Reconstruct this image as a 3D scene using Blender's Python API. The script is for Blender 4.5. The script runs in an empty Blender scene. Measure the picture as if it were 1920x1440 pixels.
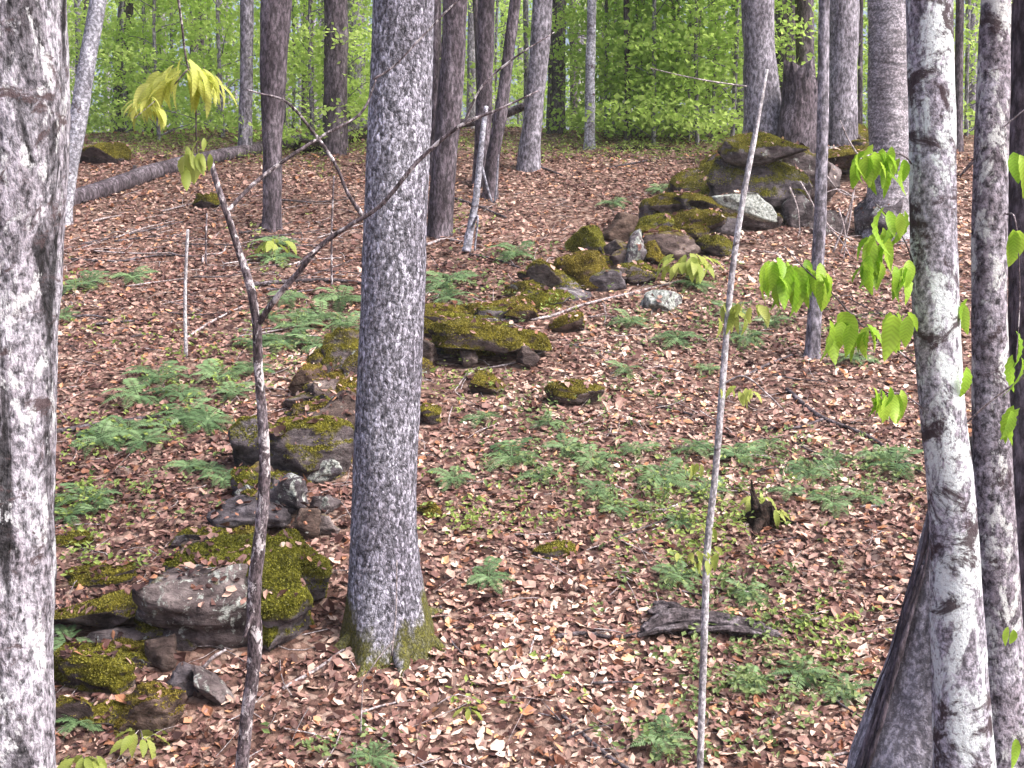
import bpy, bmesh, math, random
import numpy as np
from mathutils import Vector, Matrix
from mathutils.bvhtree import BVHTree

R = math.radians
rng = np.random.default_rng(7)
random.seed(7)
scene = bpy.context.scene
COL = scene.collection

# ------------------------------------------------------------------ camera, sky, sun, exposure
FPX = 2637.0                     # focal length in photo pixels (1920 wide)
PITCH = R(-6.0)
EYE = Vector((0.0, 0.0, 1.6))
cam = bpy.data.cameras.new('camera')
cam.sensor_width = 36.0
cam.lens = 36.0 * FPX / 1920.0
cam.clip_end = 2000.0
camo = bpy.data.objects.new('camera', cam)
COL.objects.link(camo)
camo.location = EYE
camo.rotation_euler = (R(90) + PITCH, 0, 0)
scene.camera = camo

SUN_EL, SUN_AZ = R(52), R(115)   # azimuth measured clockwise from +Y (view direction)
world = bpy.data.worlds.new('World')
scene.world = world
world.use_nodes = True
wn = world.node_tree.nodes
bg = wn['Background']
sky = wn.new('ShaderNodeTexSky')
sky.sky_type = 'NISHITA'
sky.sun_disc = False
sky.sun_elevation = SUN_EL
sky.sun_rotation = SUN_AZ
sky.air_density = 0.55
sky.dust_density = 7.0
sky.ozone_density = 0.6
world.node_tree.links.new(sky.outputs[0], bg.inputs[0])
bg.inputs[1].default_value = 0.15

sun = bpy.data.lights.new('sun', 'SUN')
sun.energy = 1.5
sun.angle = R(30)
sun.color = (1.0, 0.97, 0.93)
suno = bpy.data.objects.new('sun', sun)
COL.objects.link(suno)
sd = Vector((math.sin(SUN_AZ) * math.cos(SUN_EL), math.cos(SUN_AZ) * math.cos(SUN_EL), math.sin(SUN_EL)))
suno.rotation_euler = (-sd).to_track_quat('-Z', 'Y').to_euler()
suno.location = (10, -10, 30)

vs = scene.view_settings
vs.view_transform = 'Standard'
vs.look = 'None'
vs.exposure = 1.38
vs.gamma = 1.0
vs.use_curve_mapping = False

# ------------------------------------------------------------------ numeric helpers
def _hash(ix, iy, iz):
    h = (ix * 374761393 + iy * 668265263 + iz * 2147483647 + 1274126177) & 0xFFFFFFFF
    h = ((h ^ (h >> 13)) * 1274126177) & 0xFFFFFFFF
    h = (h ^ (h >> 16)) & 0xFFFFFFFF
    return h.astype(np.float64) / 4294967295.0

def vnoise(x, y, z):
    x, y, z = np.broadcast_arrays(np.asarray(x, float), np.asarray(y, float), np.asarray(z, float))
    fx, fy, fz = np.floor(x), np.floor(y), np.floor(z)
    ix, iy, iz = fx.astype(np.int64), fy.astype(np.int64), fz.astype(np.int64)
    u, v, w = x - fx, y - fy, z - fz
    u, v, w = u * u * (3 - 2 * u), v * v * (3 - 2 * v), w * w * (3 - 2 * w)
    r = 0
    for a in (0, 1):
        for b in (0, 1):
            for c in (0, 1):
                r = r + _hash(ix + a, iy + b, iz + c) * (u if a else 1 - u) * (v if b else 1 - v) * (w if c else 1 - w)
    return r * 2 - 1

def fbm(x, y, z, o=4):
    r, a = 0, 1.0
    for k in range(o):
        r = r + a * vnoise(np.asarray(x) * 2 ** k + 17.3 * k, np.asarray(y) * 2 ** k, np.asarray(z) * 2 ** k)
        a *= 0.5
    return r / 1.6

# ------------------------------------------------------------------ terrain: near bank, dip, leaf-covered slope, crest
_cy = np.array([-60, -3, 0, 3, 5, 6, 7.1, 7.9, 9, 10, 14, 18, 21, 24, 28, 33, 40, 60, 120, 400, 900])
_cz = np.array([1.0, 0.05, 0, -0.30, -0.66, -0.98, -1.72, -1.95, -1.6, -1.3, -0.1, 1.1, 2.0, 2.85, 3.55, 3.95, 4.3, 3.9, 1.5, 0, 0])
_ty = np.linspace(-60, 900, 9601)
_tz = np.interp(_ty, _cy, _cz)
_k = np.exp(-0.5 * (np.arange(-12, 13) / 5.0) ** 2); _k /= _k.sum()
_tz = np.convolve(np.pad(_tz, 12, mode='edge'), _k, mode='valid')

def gz(x, y):
    x = np.asarray(x, float); y = np.asarray(y, float)
    z = np.interp(y, _ty, _tz)
    far = np.clip((y - 4) / 5, 0, 1)
    z = z + far * (0.10 * fbm(x / 2.1, y / 2.1, 3.3, 3) + 0.16 * vnoise(x / 6.0 + 3, y / 6.0, 9.1))
    # the bank stands a little higher on the upslope side of the old wall
    return z

def gzf(x, y):
    return float(gz(x, y))

CP, SP = math.cos(PITCH), math.sin(PITCH)
def ray(px, py):
    a = (px - 960) / FPX; b = -(py - 720) / FPX
    return Vector((a, CP - b * SP, SP + b * CP))

def P(px, py, d):
    v = ray(px, py)
    return EYE + v * (d / v.y)

def G(px, py):
    """point of the ground seen at a photo pixel"""
    v = ray(px, py)
    t = np.arange(7.2, 60, 0.03) / v.y
    z = EYE.z + v.z * t
    g = gz(v.x * t, v.y * t)
    hit = np.nonzero(z < g)[0]
    k = t[hit[0]] if len(hit) else 34 / v.y
    p = EYE + v * float(k)
    p.z = gzf(p.x, p.y)
    return p

# ------------------------------------------------------------------ mesh helpers
def mesh_np(name, V, F, smooth=True, col=None):
    V = np.asarray(V, np.float32).reshape(-1, 3)
    F = np.asarray(F, np.int32)
    me = bpy.data.meshes.new(name)
    n, k = F.shape
    me.vertices.add(len(V)); me.vertices.foreach_set('co', V.ravel())
    me.loops.add(n * k); me.loops.foreach_set('vertex_index', F.ravel())
    me.polygons.add(n)
    me.polygons.foreach_set('loop_start', np.arange(0, n * k, k, dtype=np.int32))
    me.polygons.foreach_set('loop_total', np.full(n, k, np.int32))
    me.polygons.foreach_set('use_smooth', np.full(n, smooth, bool))
    if col is not None:
        at = me.color_attributes.new('Col', 'FLOAT_COLOR', 'POINT')
        c = np.ones((len(V), 4), np.float32); c[:, :3] = col
        at.data.foreach_set('color', c.ravel())
    me.update(calc_edges=True)
    me.validate()
    return me

def obj(name, me, mat=None, parent=None, loc=(0, 0, 0), rot=(0, 0, 0), scale=(1, 1, 1)):
    o = bpy.data.objects.new(name, me)
    COL.objects.link(o)
    if mat is not None and not len(me.materials):
        me.materials.append(mat)
    o.parent = parent
    o.location = loc; o.rotation_euler = rot; o.scale = scale
    return o

def tag(o, label=None, cat=None, group=None, kind=None):
    if label: o['label'] = label
    if cat: o['category'] = cat
    if group: o['group'] = group
    if kind: o['kind'] = kind
    return o

def thing(name, label, cat, loc, group=None, rz=0):
    o = bpy.data.objects.new(name, None)
    COL.objects.link(o)
    o.empty_display_size = 0.1
    o.location = loc; o.rotation_euler = (0, 0, rz)
    return tag(o, label, cat, group)

def smooth_path(pts, n):
    pts = np.asarray(pts, float)
    seg = np.linalg.norm(np.diff(pts[:, :3], axis=0), axis=1)
    t = np.concatenate([[0], np.cumsum(seg)]); t /= t[-1]
    s = np.linspace(0, 1, n)
    m = np.gradient(pts, t, axis=0) if len(pts) > 2 else np.repeat((pts[1:] - pts[:1]), 2, 0)
    i = np.clip(np.searchsorted(t, s, side='right') - 1, 0, len(t) - 2)
    h = (t[i + 1] - t[i])[:, None]
    u = ((s - t[i]) / (t[i + 1] - t[i]))[:, None]
    return ((2 * u**3 - 3 * u**2 + 1) * pts[i] + (u**3 - 2 * u**2 + u) * h * m[i]
            + (-2 * u**3 + 3 * u**2) * pts[i + 1] + (u**3 - u**2) * h * m[i + 1])

def tube(pts, radii, sides=8, n=None, rough=0.0, rscale=20.0, cap=True, squash=1.0, seed=0.0):
    """general tube along a 3-D polyline; returns V, F(quads)"""
    pts = np.asarray(pts, float)
    pr = np.column_stack([pts, radii])
    n = n or max(4, len(pts) * 3)
    q = smooth_path(pr, n) if len(pts) > 1 else pr
    C, Rr = q[:, :3], np.maximum(q[:, 3], 0.0005)
    T = np.gradient(C, axis=0); T /= np.linalg.norm(T, axis=1)[:, None] + 1e-9
    ref = np.array([0, 0, 1.0]) if abs(T[len(T) // 2][2]) < 0.8 else np.array([1.0, 0.2, 0])
    A = np.cross(T, ref); A /= np.linalg.norm(A, axis=1)[:, None] + 1e-9
    B = np.cross(A, T)
    th = np.linspace(0, 2 * np.pi, sides, endpoint=False)
    rr = Rr[:, None] * np.ones((1, sides))
    V = C[:, None, :] + rr[..., None] * (np.cos(th)[None, :, None] * A[:, None, :] + squash * np.sin(th)[None, :, None] * B[:, None, :])
    if rough:
        f = fbm(V[..., 0] * rscale + seed, V[..., 1] * rscale, V[..., 2] * rscale, 3)
        V = C[:, None, :] + (V - C[:, None, :]) * (1 + rough * f)[..., None]
    V = V.reshape(-1, 3)
    i = np.arange(n - 1)[:, None]; j = np.arange(sides)[None, :]
    F = np.stack([i * sides + j, i * sides + (j + 1) % sides, (i + 1) * sides + (j + 1) % sides, (i + 1) * sides + j], -1).reshape(-1, 4)
    if cap:
        b = len(V)
        V = np.vstack([V, C[:1], C[-1:]])
        jj = np.arange(sides)
        c0 = np.stack([(jj + 1) % sides, jj, np.full(sides, b), np.full(sides, b)], 1)
        c1 = np.stack([(n - 1) * sides + jj, (n - 1) * sides + (jj + 1) % sides, np.full(sides, b + 1), np.full(sides, b + 1)], 1)
        F = np.vstack([F, c0[:, [0, 1, 2, 2]], c1[:, [0, 1, 2, 2]]])
    return V, F

def tri(F):
    """quads (possibly degenerate) -> tris"""
    F = np.asarray(F)
    a = F[:, [0, 1, 2]]; b = F[:, [0, 2, 3]]
    T = np.vstack([a, b])
    ok = (T[:, 0] != T[:, 1]) & (T[:, 1] != T[:, 2]) & (T[:, 0] != T[:, 2])
    return T[ok]

class Join:
    def __init__(s): s.V, s.F, s.n = [], [], 0
    def add(s, V, F):
        F = np.asarray(F)
        if F.shape[1] == 4: F = tri(F)
        s.V.append(np.asarray(V)); s.F.append(F + s.n); s.n += len(V)
        return s
    def mesh(s, name, smooth=True):
        return mesh_np(name, np.vstack(s.V), np.vstack(s.F), smooth)

def tube_mesh(name, *a, **k):
    V, F = tube(*a, **k)
    return mesh_np(name, V, tri(F))

# ------------------------------------------------------------------ leaf clouds
LEAF_T = np.array([[0, 0, 0], [.30, .26, .07], [.36, 0, -.02], [.30, -.26, .07], [.68, .20, .10], [.70, 0, .03], [.68, -.20, .10], [1, 0, .16]])
LEAF_F = np.array([[0, 2, 1], [0, 3, 2], [1, 2, 5], [1, 5, 4], [2, 3, 6], [2, 6, 5], [4, 5, 7], [5, 6, 7]])
LEAF_T4 = np.array([[0, 0, 0], [.45, .27, .10], [.5, 0, 0], [.45, -.27, .10], [1, 0, .14]])
LEAF_F4 = np.array([[0, 2, 1], [0, 3, 2], [1, 2, 4], [2, 3, 4]])
LEAF_TL = np.array([[0, 0, 0], [.22, .20, .05], [.58, .29, .13], [1, .02, .12], [.62, -.27, .10], [.24, -.22, .07], [.42, 0, -.03]])
LEAF_FL = np.array([[0, 6, 1], [1, 6, 2], [2, 6, 3], [3, 6, 4], [4, 6, 5], [5, 6, 0]])
LEAF_T2 = np.array([[0, 0, 0], [.5, .30, .08], [1, 0, 0], [.5, -.30, .08]])
LEAF_F2 = np.array([[0, 2, 1], [0, 3, 2]])

def leaf_cloud(name, Pn, N, size, col, g, T=LEAF_T4, F=LEAF_F4, jitter=0.35, curl=(0.2, 2.2), smooth=False, direc=None, crink=0.0):
    n = len(Pn)
    N = N + g.normal(0, jitter, (n, 3)); N /= np.linalg.norm(N, axis=1)[:, None]
    D = g.normal(0, 1, (n, 3)) if direc is None else direc
    D = D - (D * N).sum(1)[:, None] * N; D /= np.linalg.norm(D, axis=1)[:, None] + 1e-9
    B = np.cross(N, D)
    cz = g.uniform(curl[0], curl[1], (n, 1, 1))
    wv = g.uniform(0.75, 1.25, (n, 1, 1))
    X = T[None, :, 0:1]; Y = T[None, :, 1:2] * wv; Z = T[None, :, 2:3] * cz
    V = Pn[:, None, :] + size[:, None, None] * ((X - .5) * D[:, None, :] + Y * B[:, None, :] + Z * N[:, None, :])
    if crink: V = V + size[:, None, None] * g.normal(0, crink, V.shape)
    k = len(T)
    FF = (F[None] + (np.arange(n) * k)[:, None, None]).reshape(-1, 3)
    c = np.repeat(col, k, 0)
    return mesh_np(name, V.reshape(-1, 3), FF, smooth, c)

# ------------------------------------------------------------------ material helpers
class NT:
    def __init__(s, name):
        s.m = bpy.data.materials.new(name); s.m.use_nodes = True
        s.t = s.m.node_tree; s.t.nodes.clear()
        s.out = s.t.nodes.new('ShaderNodeOutputMaterial')
    def n(s, typ, **kw):
        d = s.t.nodes.new(typ)
        for k, v in kw.items(): setattr(d, k, v)
        return d
    def l(s, a, b): s.t.links.new(a, b)
    def set(s, sock, v):
        if hasattr(v, 'is_output') or isinstance(v, bpy.types.NodeSocket): s.l(v, sock)
        else: sock.default_value = v
    def coords(s, scale=(1, 1, 1), rnd=True):
        tc = s.n('ShaderNodeTexCoord'); mp = s.n('ShaderNodeMapping')
        s.l(tc.outputs['Object'], mp.inputs[0]); mp.inputs['Scale'].default_value = scale
        if rnd:
            oi = s.n('ShaderNodeObjectInfo'); mu = s.n('ShaderNodeMath', operation='MULTIPLY')
            s.l(oi.outputs['Random'], mu.inputs[0]); mu.inputs[1].default_value = 37.0
            s.l(mu.outputs[0], mp.inputs['Location'])
        return mp.outputs[0]
    def noise(s, vec, scale, detail=4, rough=0.55, dist=0.0):
        d = s.n('ShaderNodeTexNoise'); s.l(vec, d.inputs['Vector'])
        d.inputs['Scale'].default_value = scale; d.inputs['Detail'].default_value = detail
        d.inputs['Roughness'].default_value = rough; d.inputs['Distortion'].default_value = dist
        return d.outputs[0]
    def ramp(s, fac, stops, interp='LINEAR'):
        d = s.n('ShaderNodeValToRGB'); s.l(fac, d.inputs[0]); e = d.color_ramp
        e.interpolation = interp
        while len(e.elements) < len(stops): e.elements.new(0.5)
        for el, (p, c) in zip(e.elements, stops):
            el.position = p; el.color = (c, c, c, 1) if isinstance(c, (int, float)) else (*c, 1)
        return d.outputs[0]
    def mix(s, fac, a, b, blend='MIX'):
        d = s.n('ShaderNodeMix', data_type='RGBA', blend_type=blend)
        s.set(d.inputs[0], fac)
        for sk, v in ((d.inputs[6], a), (d.inputs[7], b)):
            if isinstance(v, tuple): v = (*v, 1)
            s.set(sk, v)
        return d.outputs[2]
    def math(s, op, a, b=0.0, clamp=False):
        d = s.n('ShaderNodeMath', operation=op, use_clamp=clamp)
        s.set(d.inputs[0], a); s.set(d.inputs[1], b)
        return d.outputs[0]
    def bump(s, h, strength, dist=0.02, prev=None):
        d = s.n('ShaderNodeBump'); s.l(h, d.inputs['Height'])
        d.inputs['Strength'].default_value = strength; d.inputs['Distance'].default_value = dist
        if prev is not None: s.l(prev, d.inputs['Normal'])
        return d.outputs[0]
    def principled(s, color, rough=0.85, normal=None, spec=0.25):
        b = s.n('ShaderNodeBsdfPrincipled')
        s.set(b.inputs['Base Color'], (*color, 1) if isinstance(color, tuple) else color)
        s.set(b.inputs['Roughness'], rough)
        b.inputs['Specular IOR Level'].default_value = spec
        if normal is not None: s.l(normal, b.inputs['Normal'])
        s.l(b.outputs[0], s.out.inputs[0])
        return b

MOSS_D, MOSS_M, MOSS_L = (0.022, 0.024, 0.004), (0.085, 0.085, 0.010), (0.20, 0.20, 0.022)

def bark(name, dark, mid, light, blotch=6.0, stretch=0.5, fine=40.0, fstretch=0.5, contrast=0.75,
         lichen=None, lcol=(0.62, 0.66, 0.66), patch=None, pcol=(0.06, 0.035, 0.04), moss=None, bump=0.6,
         furrow=None, rings=0.0, flakes=None, edge=0.5, fcon=1.0, cool=True):
    s = NT(name)
    if cool: dark, mid, light = (tuple(a * b for a, b in zip(c, (0.98, 1.03, 1.12))) for c in (dark, mid, light))
    c0 = s.coords((1, 1, stretch)); c1 = s.coords((1, 1, fstretch))
    n0 = s.noise(c0, blotch, 5, 0.6, 0.3)
    base = s.ramp(n0, [(0.32, dark), (0.5, mid), (0.66, light)])
    n1 = s.noise(c1, fine, 5, 0.7, 0.2)
    fr = s.ramp(n1, [(0.36, 1 - contrast), (0.47, 0.62), (0.53, 1.05), (0.64, 1.75)])
    col = s.mix(1.0, base, fr, 'MULTIPLY')
    h = n1
    if furrow:
        fv = s.noise(s.coords((1, 1, 0.12)), furrow, 5, 0.65, 0.6)
        ff = s.ramp(fv, [(0.40, 0.12), (0.50, 1.0)])
        col = s.mix(1.0, col, ff, 'MULTIPLY')
        h = s.math('ADD', s.math('MULTIPLY', fv, 2.0), n1)
    if flakes:
        cd = s.coords((1, 1, 0.42))
        wob = s.n('ShaderNodeVectorMath', operation='ADD'); s.l(cd, wob.inputs[0])
        nz = s.n('ShaderNodeTexNoise'); s.l(cd, nz.inputs['Vector']); nz.inputs['Scale'].default_value = flakes * 0.7; nz.inputs['Detail'].default_value = 4
        sc = s.n('ShaderNodeVectorMath', operation='SCALE'); s.l(nz.outputs['Color'], sc.inputs[0]); sc.inputs['Scale'].default_value = 1.6 / flakes
        s.l(sc.outputs[0], wob.inputs[1])
        v1 = s.n('ShaderNodeTexVoronoi'); v1.inputs['Scale'].default_value = flakes; s.l(wob.outputs[0], v1.inputs['Vector'])
        v2 = s.n('ShaderNodeTexVoronoi', feature='DISTANCE_TO_EDGE'); v2.inputs['Scale'].default_value = flakes; s.l(wob.outputs[0], v2.inputs['Vector'])
        cs = s.n('ShaderNodeSeparateColor'); s.l(v1.outputs['Color'], cs.inputs[0])
        fb = s.ramp(cs.outputs[0], [(0.0, 1 - .7 * fcon), (0.45, 1 - .2 * fcon), (0.8, 1 + .35 * fcon), (1.0, 1 + .9 * fcon)])
        fe = s.ramp(v2.outputs['Distance'], [(0.0, edge), (0.12, 1.0)])
        col = s.mix(1.0, s.mix(1.0, col, fb, 'MULTIPLY'), fe, 'MULTIPLY')
        h = s.math('ADD', h, s.math('MULTIPLY', fe, 0.8))
    if lichen is not None:
        ln = s.noise(s.coords((1, 1, 0.55)), blotch * 1.2 + 1.7, 10, 0.70, 0.4)
        lf = s.ramp(ln, [(lichen, 0.0), (lichen + 0.05, 1.0)])
        sp = s.ramp(s.noise(c1, fine * 1.4, 3, 0.7), [(0.36, 0.15), (0.46, 1.0)])
        lf = s.mix(1.0, lf, sp, 'MULTIPLY')
        col = s.mix(lf, col, lcol)
    if patch is not None:
        pn = s.noise(s.coords((0.8, 0.8, 1.1)), blotch * 0.9 + 0.6, 10, 0.74, 0.5)
        pf = s.ramp(pn, [(patch, 0.0), (patch + 0.06, 0.95)])
        col = s.mix(pf, col, pcol)
    if rings:
        rn = s.noise(s.coords((0.25, 0.25, 1.0)), rings, 3, 0.6, 0.3)
        col = s.mix(1.0, col, s.ramp(rn, [(0.36, 0.5), (0.6, 1.15)]), 'MULTIPLY')
    if moss is not None:
        tc = s.n('ShaderNodeTexCoord'); sx = s.n('ShaderNodeSeparateXYZ'); s.l(tc.outputs['Object'], sx.inputs[0])
        mn = s.noise(s.coords((1, 1, 0.4)), 4.5, 5, 0.65)
        hh = s.math('SUBTRACT', mn, s.math('MULTIPLY', sx.outputs[2], 0.42 / moss))
        hh = s.math('ADD', hh, s.math('MULTIPLY', s.math('SUBTRACT', s.math('ABSOLUTE', sx.outputs[0]), 0.24), 1.6))
        mf = s.ramp(hh, [(0.20, 0.0), (0.36, 0.9)])
        fuzz = s.noise(s.coords(), 60, 4, 0.7)
        mc = s.ramp(fuzz, [(0.3, MOSS_D), (0.5, MOSS_M), (0.72, MOSS_L)])
        col = s.mix(mf, col, mc)
    nrm = s.bump(h, bump, 0.02)
    s.principled(col, 0.85, nrm, 0.2)
    return s.m

def rock_material():
    s = NT('mossy stone')
    oi = s.n('ShaderNodeObjectInfo')
    sp = s.n('ShaderNodeSeparateColor'); s.l(oi.outputs['Color'], sp.inputs[0])
    mossv, lichv, warm = sp.outputs[0], sp.outputs[1], sp.outputs[2]
    c = s.coords()
    n0 = s.noise(c, 3.5, 6, 0.62, 0.3)
    grey = s.ramp(n0, [(0.3, (0.032, 0.028, 0.034)), (0.5, (0.10, 0.09, 0.105)), (0.7, (0.25, 0.235, 0.26))])
    brown = s.ramp(n0, [(0.3, (0.025, 0.016, 0.013)), (0.5, (0.075, 0.048, 0.037)), (0.7, (0.17, 0.118, 0.09))])
    col = s.mix(warm, grey, brown)
    st = s.noise(s.coords((1, 1, 2.2)), 8, 8, 0.7, 0.6)
    col = s.mix(1.0, col, s.ramp(st, [(0.34, 0.4), (0.5, 1.0), (0.66, 1.5)]), 'MULTIPLY')
    # lichen crusts
    ln = s.noise(s.coords((1.2, 1.2, 1)), 7.5, 6, 0.68, 0.5)
    lf = s.math('SUBTRACT', s.math('ADD', ln, s.math('MULTIPLY', lichv, 0.30)), 0.70)
    lf = s.ramp(s.math('MULTIPLY', lf, 12.0, True), [(0.0, 0.0), (0.6, 1.0)])
    lc = s.ramp(s.noise(c, 30, 4, 0.7), [(0.34, (0.08, 0.085, 0.08)), (0.48, (0.27, 0.30, 0.285)), (0.68, (0.56, 0.58, 0.57))])
    col = s.mix(lf, col, lc)
    # moss on faces that look up
    ge = s.n('ShaderNodeNewGeometry'); sz = s.n('ShaderNodeSeparateXYZ'); s.l(ge.outputs['Normal'], sz.inputs[0])
    mn = s.noise(c, 4.2, 6, 0.66, 0.4)
    a = s.math('MULTIPLY', sz.outputs[2], 0.33)
    mf = s.math('ADD', s.math('ADD', a, s.math('MULTIPLY', mn, 1.0)), s.math('MULTIPLY', mossv, 0.85))
    mf = s.math('MULTIPLY', s.math('SUBTRACT', mf, 1.02), 7.0, True)
    fuzz = s.noise(s.coords((1, 1, 0.6)), 55, 5, 0.75)
    big = s.noise(c, 5.5, 4, 0.6)
    fz = s.math('ADD', s.math('MULTIPLY', fuzz, 0.55), s.math('MULTIPLY', big, 0.45))
    mg = s.ramp(fz, [(0.36, (0.012, 0.014, 0.003)), (0.49, (0.08, 0.085, 0.010)), (0.61, (0.25, 0.255, 0.03))])
    mb = s.ramp(fz, [(0.36, (0.022, 0.013, 0.004)), (0.49, (0.105, 0.075, 0.016)), (0.61, (0.30, 0.23, 0.04))])
    mc = s.mix(warm, mg, mb)
    col = s.mix(mf, col, mc)
    h = s.math('ADD', s.math('MULTIPLY', st, 1.2), s.noise(c, 22, 6, 0.7))
    h2 = s.math('ADD', h, s.math('MULTIPLY', s.math('MULTIPLY', fuzz, mf), 1.5))
    s.principled(col, 0.9, s.bump(h2, 0.9, 0.03), 0.15)
    return s.m

def leaf_material(name, trans=0.45, rough=0.5, spec=0.3, tint=None):
    s = NT(name)
    at = s.n('ShaderNodeVertexColor'); at.layer_name = 'Col'
    col = at.outputs[0]
    b = s.n('ShaderNodeBsdfPrincipled'); s.l(col, b.inputs['Base Color'])
    b.inputs['Roughness'].default_value = rough; b.inputs['Specular IOR Level'].default_value = spec
    if trans > 0:
        tr = s.n('ShaderNodeBsdfTranslucent'); s.l(col, tr.inputs[0])
        mx = s.n('ShaderNodeMixShader'); mx.inputs[0].default_value = trans
        s.l(b.outputs[0], mx.inputs[1]); s.l(tr.outputs[0], mx.inputs[2]); s.l(mx.outputs[0], s.out.inputs[0])
    else:
        s.l(b.outputs[0], s.out.inputs[0])
    return s.m

def solid_leaf(name, lo, hi, trans=0.45, rough=0.45, scale=30.0):
    s = NT(name)
    oi = s.n('ShaderNodeObjectInfo')
    n = s.noise(s.coords(), scale, 3, 0.6)
    f = s.math('ADD', s.math('MULTIPLY', n, 0.6), s.math('MULTIPLY', oi.outputs['Random'], 0.5))
    col = s.ramp(f, [(0.25, lo), (0.75, hi)])
    tc = s.n('ShaderNodeTexCoord'); sx = s.n('ShaderNodeSeparateXYZ'); s.l(tc.outputs['Object'], sx.inputs[0])
    ay = s.math('ABSOLUTE', sx.outputs[1])
    w = s.math('SINE', s.math('MULTIPLY', s.math('SUBTRACT', sx.outputs[0], s.math('MULTIPLY', ay, 0.8)), 62.0))
    vein = s.ramp(s.math('ADD', s.math('MULTIPLY', w, 0.5), 0.5), [(0.0, 0.86), (0.5, 1.0), (1.0, 1.06)])
    col = s.mix(1.0, col, vein, 'MULTIPLY')
    b = s.n('ShaderNodeBsdfPrincipled'); s.l(col, b.inputs['Base Color'])
    b.inputs['Roughness'].default_value = rough; b.inputs['Specular IOR Level'].default_value = 0.3
    tr = s.n('ShaderNodeBsdfTranslucent'); s.l(col, tr.inputs[0])
    mx = s.n('ShaderNodeMixShader'); mx.inputs[0].default_value = trans
    s.l(b.outputs[0], mx.inputs[1]); s.l(tr.outputs[0], mx.inputs[2]); s.l(mx.outputs[0], s.out.inputs[0])
    return s.m

def ground_material():
    s = NT('woodland floor')
    tc = s.n('ShaderNodeTexCoord'); c = tc.outputs['Object']
    vo = s.n('ShaderNodeTexVoronoi'); s.l(c, vo.inputs['Vector']); vo.inputs['Scale'].default_value = 17
    sp = s.n('ShaderNodeSeparateColor'); s.l(vo.outputs['Color'], sp.inputs[0])
    lit = s.ramp(sp.outputs[0], [(0.0, (0.07, 0.036, 0.03)), (0.35, (0.17, 0.095, 0.078)), (0.7, (0.30, 0.19, 0.155)), (1.0, (0.46, 0.34, 0.29))])
    dk = s.ramp(vo.outputs['Distance'], [(0.0, 1.0), (0.6, 0.5)])
    col = s.mix(1.0, lit, dk, 'MULTIPLY')
    soil = s.noise(c, 1.1, 5, 0.6)
    col = s.mix(s.ramp(soil, [(0.55, 0.0), (0.7, 0.6)]), col, (0.035, 0.024, 0.018))
    h = s.noise(c, 20, 4, 0.7)
    s.principled(col, 0.9, s.bump(h, 0.8, 0.04), 0.2)
    return s.m

M = {}
M['ground'] = ground_material()
M['rock'] = rock_material()
M['litter'] = leaf_material('dry leaves', 0.12, 0.55, 0.35)
M['green'] = leaf_material('fresh leaves', 0.65, 0.5, 0.25)
M['cover'] = leaf_material('ground plants', 0.3, 0.5, 0.3)
M['beechleaf'] = solid_leaf('young beech leaf', (0.20, 0.40, 0.03), (0.42, 0.62, 0.08), 0.5, 0.4, 25)
M['yellowleaf'] = solid_leaf('yellow young leaf', (0.42, 0.47, 0.08), (0.62, 0.66, 0.20), 0.55, 0.5, 20)
M['palegreen'] = solid_leaf('pale young leaf', (0.25, 0.33, 0.06), (0.42, 0.48, 0.13), 0.5, 0.5, 30)
M['fern'] = solid_leaf('fern frond', (0.058, 0.115, 0.048), (0.185, 0.29, 0.135), 0.25, 0.38, 18)
M['bark_main'] = bark('speckled grey bark', (0.23, 0.21, 0.245), (0.34, 0.32, 0.36), (0.44, 0.42, 0.46), 2.2, 0.4, 40, 0.75, 0.80, moss=0.42, bump=1.0, flakes=44, edge=0.6, fcon=0.75)
M['bark_left'] = bark('flaky lichened bark', (0.19, 0.165, 0.18), (0.33, 0.30, 0.325), (0.46, 0.435, 0.46), 9.0, 0.4, 46, 0.6, 0.88, lichen=0.545, lcol=(0.58, 0.60, 0.64), patch=0.555, pcol=(0.085, 0.06, 0.066), bump=1.0, furrow=6.0)
M['bark_beech'] = bark('lichen blotched beech bark', (0.19, 0.165, 0.185), (0.33, 0.305, 0.335), (0.46, 0.435, 0.465), 5.0, 0.4, 55, 0.8, 0.75, lichen=0.485, lcol=(0.62, 0.68, 0.71), patch=0.515, pcol=(0.045, 0.030, 0.036), bump=0.5)
M['bark_beech2'] = bark('dark blotched beech bark', (0.11, 0.09, 0.10), (0.23, 0.20, 0.22), (0.40, 0.37, 0.40), 7.5, 0.5, 44, 0.8, 0.88, lichen=0.53, lcol=(0.55, 0.57, 0.58), patch=0.555, pcol=(0.045, 0.030, 0.036), bump=0.7)
M['bark_old'] = bark('old smooth grey bark', (0.17, 0.15, 0.165), (0.29, 0.265, 0.29), (0.40, 0.375, 0.40), 3.0, 0.25, 40, 0.8, 0.5, bump=0.6, furrow=3.2)
M['bark_dark'] = bark('dark woodland bark', (0.045, 0.034, 0.040), (0.095, 0.075, 0.085), (0.165, 0.138, 0.152), 5, 0.3, 26, 0.4, 0.7, bump=0.8)
M['bark_mid'] = bark('grey woodland bark', (0.12, 0.105, 0.12), (0.21, 0.19, 0.21), (0.31, 0.285, 0.31), 4, 0.4, 24, 0.5, 0.7, bump=0.7)
M['bark_pale'] = bark('pale birch bark', (0.17, 0.16, 0.18), (0.31, 0.30, 0.33), (0.46, 0.45, 0.48), 5, 0.5, 24, 1.0, 0.6, patch=0.58, bump=0.5)
M['bark_ring'] = bark('ringed grey bark', (0.20, 0.175, 0.185), (0.29, 0.26, 0.275), (0.38, 0.35, 0.365), 2, 0.5, 30, 1.2, 0.5, rings=16, bump=0.5)
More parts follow.
